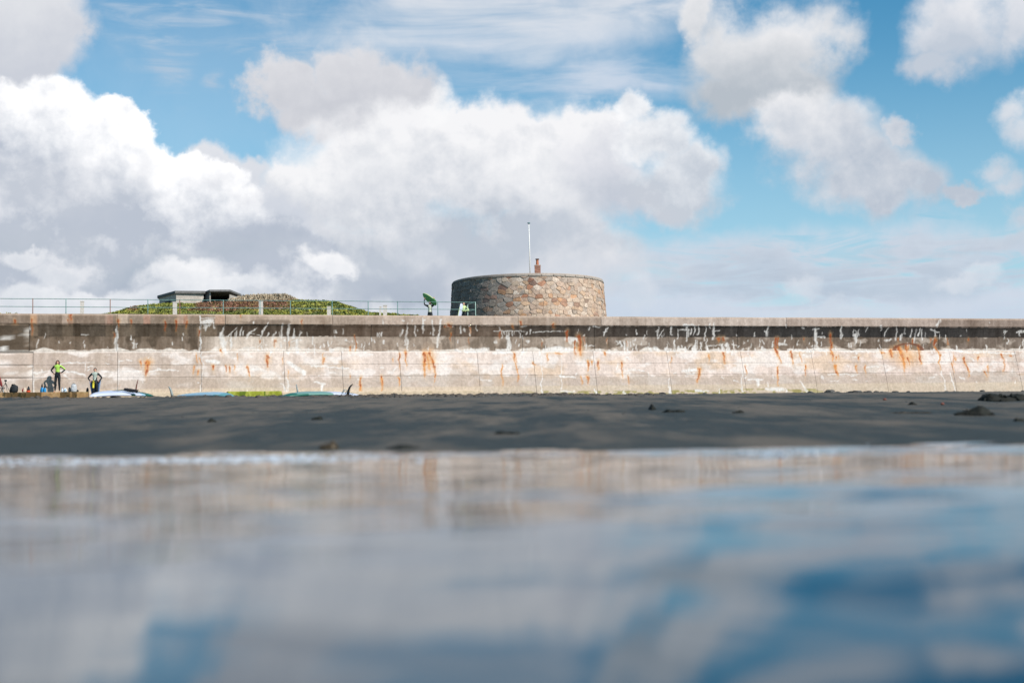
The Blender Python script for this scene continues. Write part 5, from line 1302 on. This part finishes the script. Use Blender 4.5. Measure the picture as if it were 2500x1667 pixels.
# rocks at the foot of the wall
m_rock = mat('dark_beach_rock', objcol=True, rough=.85, nscale=9, namp=.25, bump=.5, bscale=20)
protos = []
for q in range(5):
    v, f = blob((0, 0, 0), (1, .8, .62), 9, 6, .16, 50+q); protos.append(mesh('rock', v, f))
rs2 = random.Random(77)
for q in range(46):
    x = rs2.choice([rs2.uniform(1900, 2500), rs2.uniform(1560, 2500), rs2.uniform(2050, 2150), rs2.uniform(1180, 1600)])
    s0, _ = wall_sz(x, 955, 1.0); dd = 1.2 + abs(rs2.gauss(0, 1.0)); q3 = W(s0, dd, 0); zb_ = float(beach_z(q3[0], q3[1])); sz = rs2.uniform(.07, .20)*(1.35 if 2000 < x < 2160 else 1)
    o = link('rock', protos[q % 5], m_rock); o.location = (q3[0], q3[1], zb_ + sz*.25); o.scale = (sz*1.3, sz, sz*.9); o.rotation_euler = (0, 0, rs2.uniform(0, 6)); g = rs2.uniform(.04, .13); o.color = (g, g*.97, g*.92, 1)
    tag(o, 'small dark rock lying along the foot of the wall', 'rock', 'rocks along the foot of the wall')
# clods of churned sand along the crest of the beach, pebbles
def scatter(name, n, fn, size, m_, seed):
    r = np.random.default_rng(seed); bv, bf = blob((0, 0, 0), (1, 1, .7), 6, 4, .2, seed); bf = np.array(bf)
    Vs = []; 
    for i in range(n):
        p = fn(r); s = size[0]*(size[1]/size[0])**(r.random()**2.2); a = r.uniform(0, 6.28); c_, s_ = math.cos(a), math.sin(a)
        q = bv*np.array((s*1.3, s, s*.8))*(1 + r.normal(0, .12, (len(bv), 1))); Vs.append(np.stack([q[:, 0]*c_ - q[:, 1]*s_, q[:, 0]*s_ + q[:, 1]*c_, q[:, 2]], -1) + p)
    V = np.concatenate(Vs); F = (bf[None] + (np.arange(n)*len(bv))[:, None, None]).reshape(-1, 4)
    me = bpy.data.meshes.new(name); me.vertices.add(len(V)); me.vertices.foreach_set('co', V.reshape(-1).astype(np.float32)); me.loops.add(F.size); me.loops.foreach_set('vertex_index', F.reshape(-1).astype(np.int32))
    me.polygons.add(len(F)); me.polygons.foreach_set('loop_start', (np.arange(len(F))*4).astype(np.int32)); me.update(calc_edges=True); me.validate(); me.shade_smooth()
    o = link(name, me, m_); o.color = (.055, .053, .05, 1); return o
m_clod = mat('churned_sand', (.085, .072, .062), .9, nscale=12, namp=.3, bump=.4)
def crest_pt(r):
    u = r.uniform(-.38, .10) if r.random() < .5 else r.uniform(-.13, .06); Y = r.normal(40.2, .9) if r.random() < .8 else r.uniform(39, 46)
    X = u*Y; return np.array((X, Y, float(beach_z(X, Y))))
tag(scatter('sand_clods', 1500, crest_pt, (.015, .10), m_clod, 5), 'lumps of churned sand along the crest of the beach below the boards', 'sand lumps', kind='stuff')
def base_pt(r):
    x = r.uniform(900, 2560); dd = 1.1 + abs(r.normal(0, .9)); s0, _ = wall_sz(x, 955, 1.0); q = W(s0, dd, 0); return np.array((q[0], q[1], float(beach_z(q[0], q[1]))))
tag(scatter('shingle', 2200, base_pt, (.02, .12), m_rock, 6), 'dark shingle scattered along the foot of the wall', 'shingle', kind='stuff')
def sand_pt(r):
    Y = r.uniform(15, 44); X = r.uniform(-.42, .42)*Y; return np.array((X, Y, float(beach_z(X, Y))))
tag(scatter('beach_pebbles', 420, sand_pt, (.004, .022), m_rock, 7), 'tiny dark pebbles scattered over the wet sand', 'pebbles', kind='stuff')

def foam_pt(r):
    while True:
        X = r.uniform(-3.6, 3.4); Y = r.normal(8.3, .6)
        d = float(fbm(np.array(X*1.3), np.array(Y*1.1), 185, 3)) + float(np.interp(X, [-3.4, -3.0, -.9, .2, 3], [-.05, .06, .04, -.12, -.10]))
        if d > .60 and 7.2 < Y < 9.6: return np.array((X, Y, max(float(water_z(X, Y)), float(beach_z(X, Y))) + .001))
fo = scatter('foam', 900, foam_pt, (.004, .016), mat('sea_foam', (.50, .55, .62), .8), 8)
tag(fo, 'patches of white foam floating on the shallow water near the waterline', 'foam', kind='stuff')
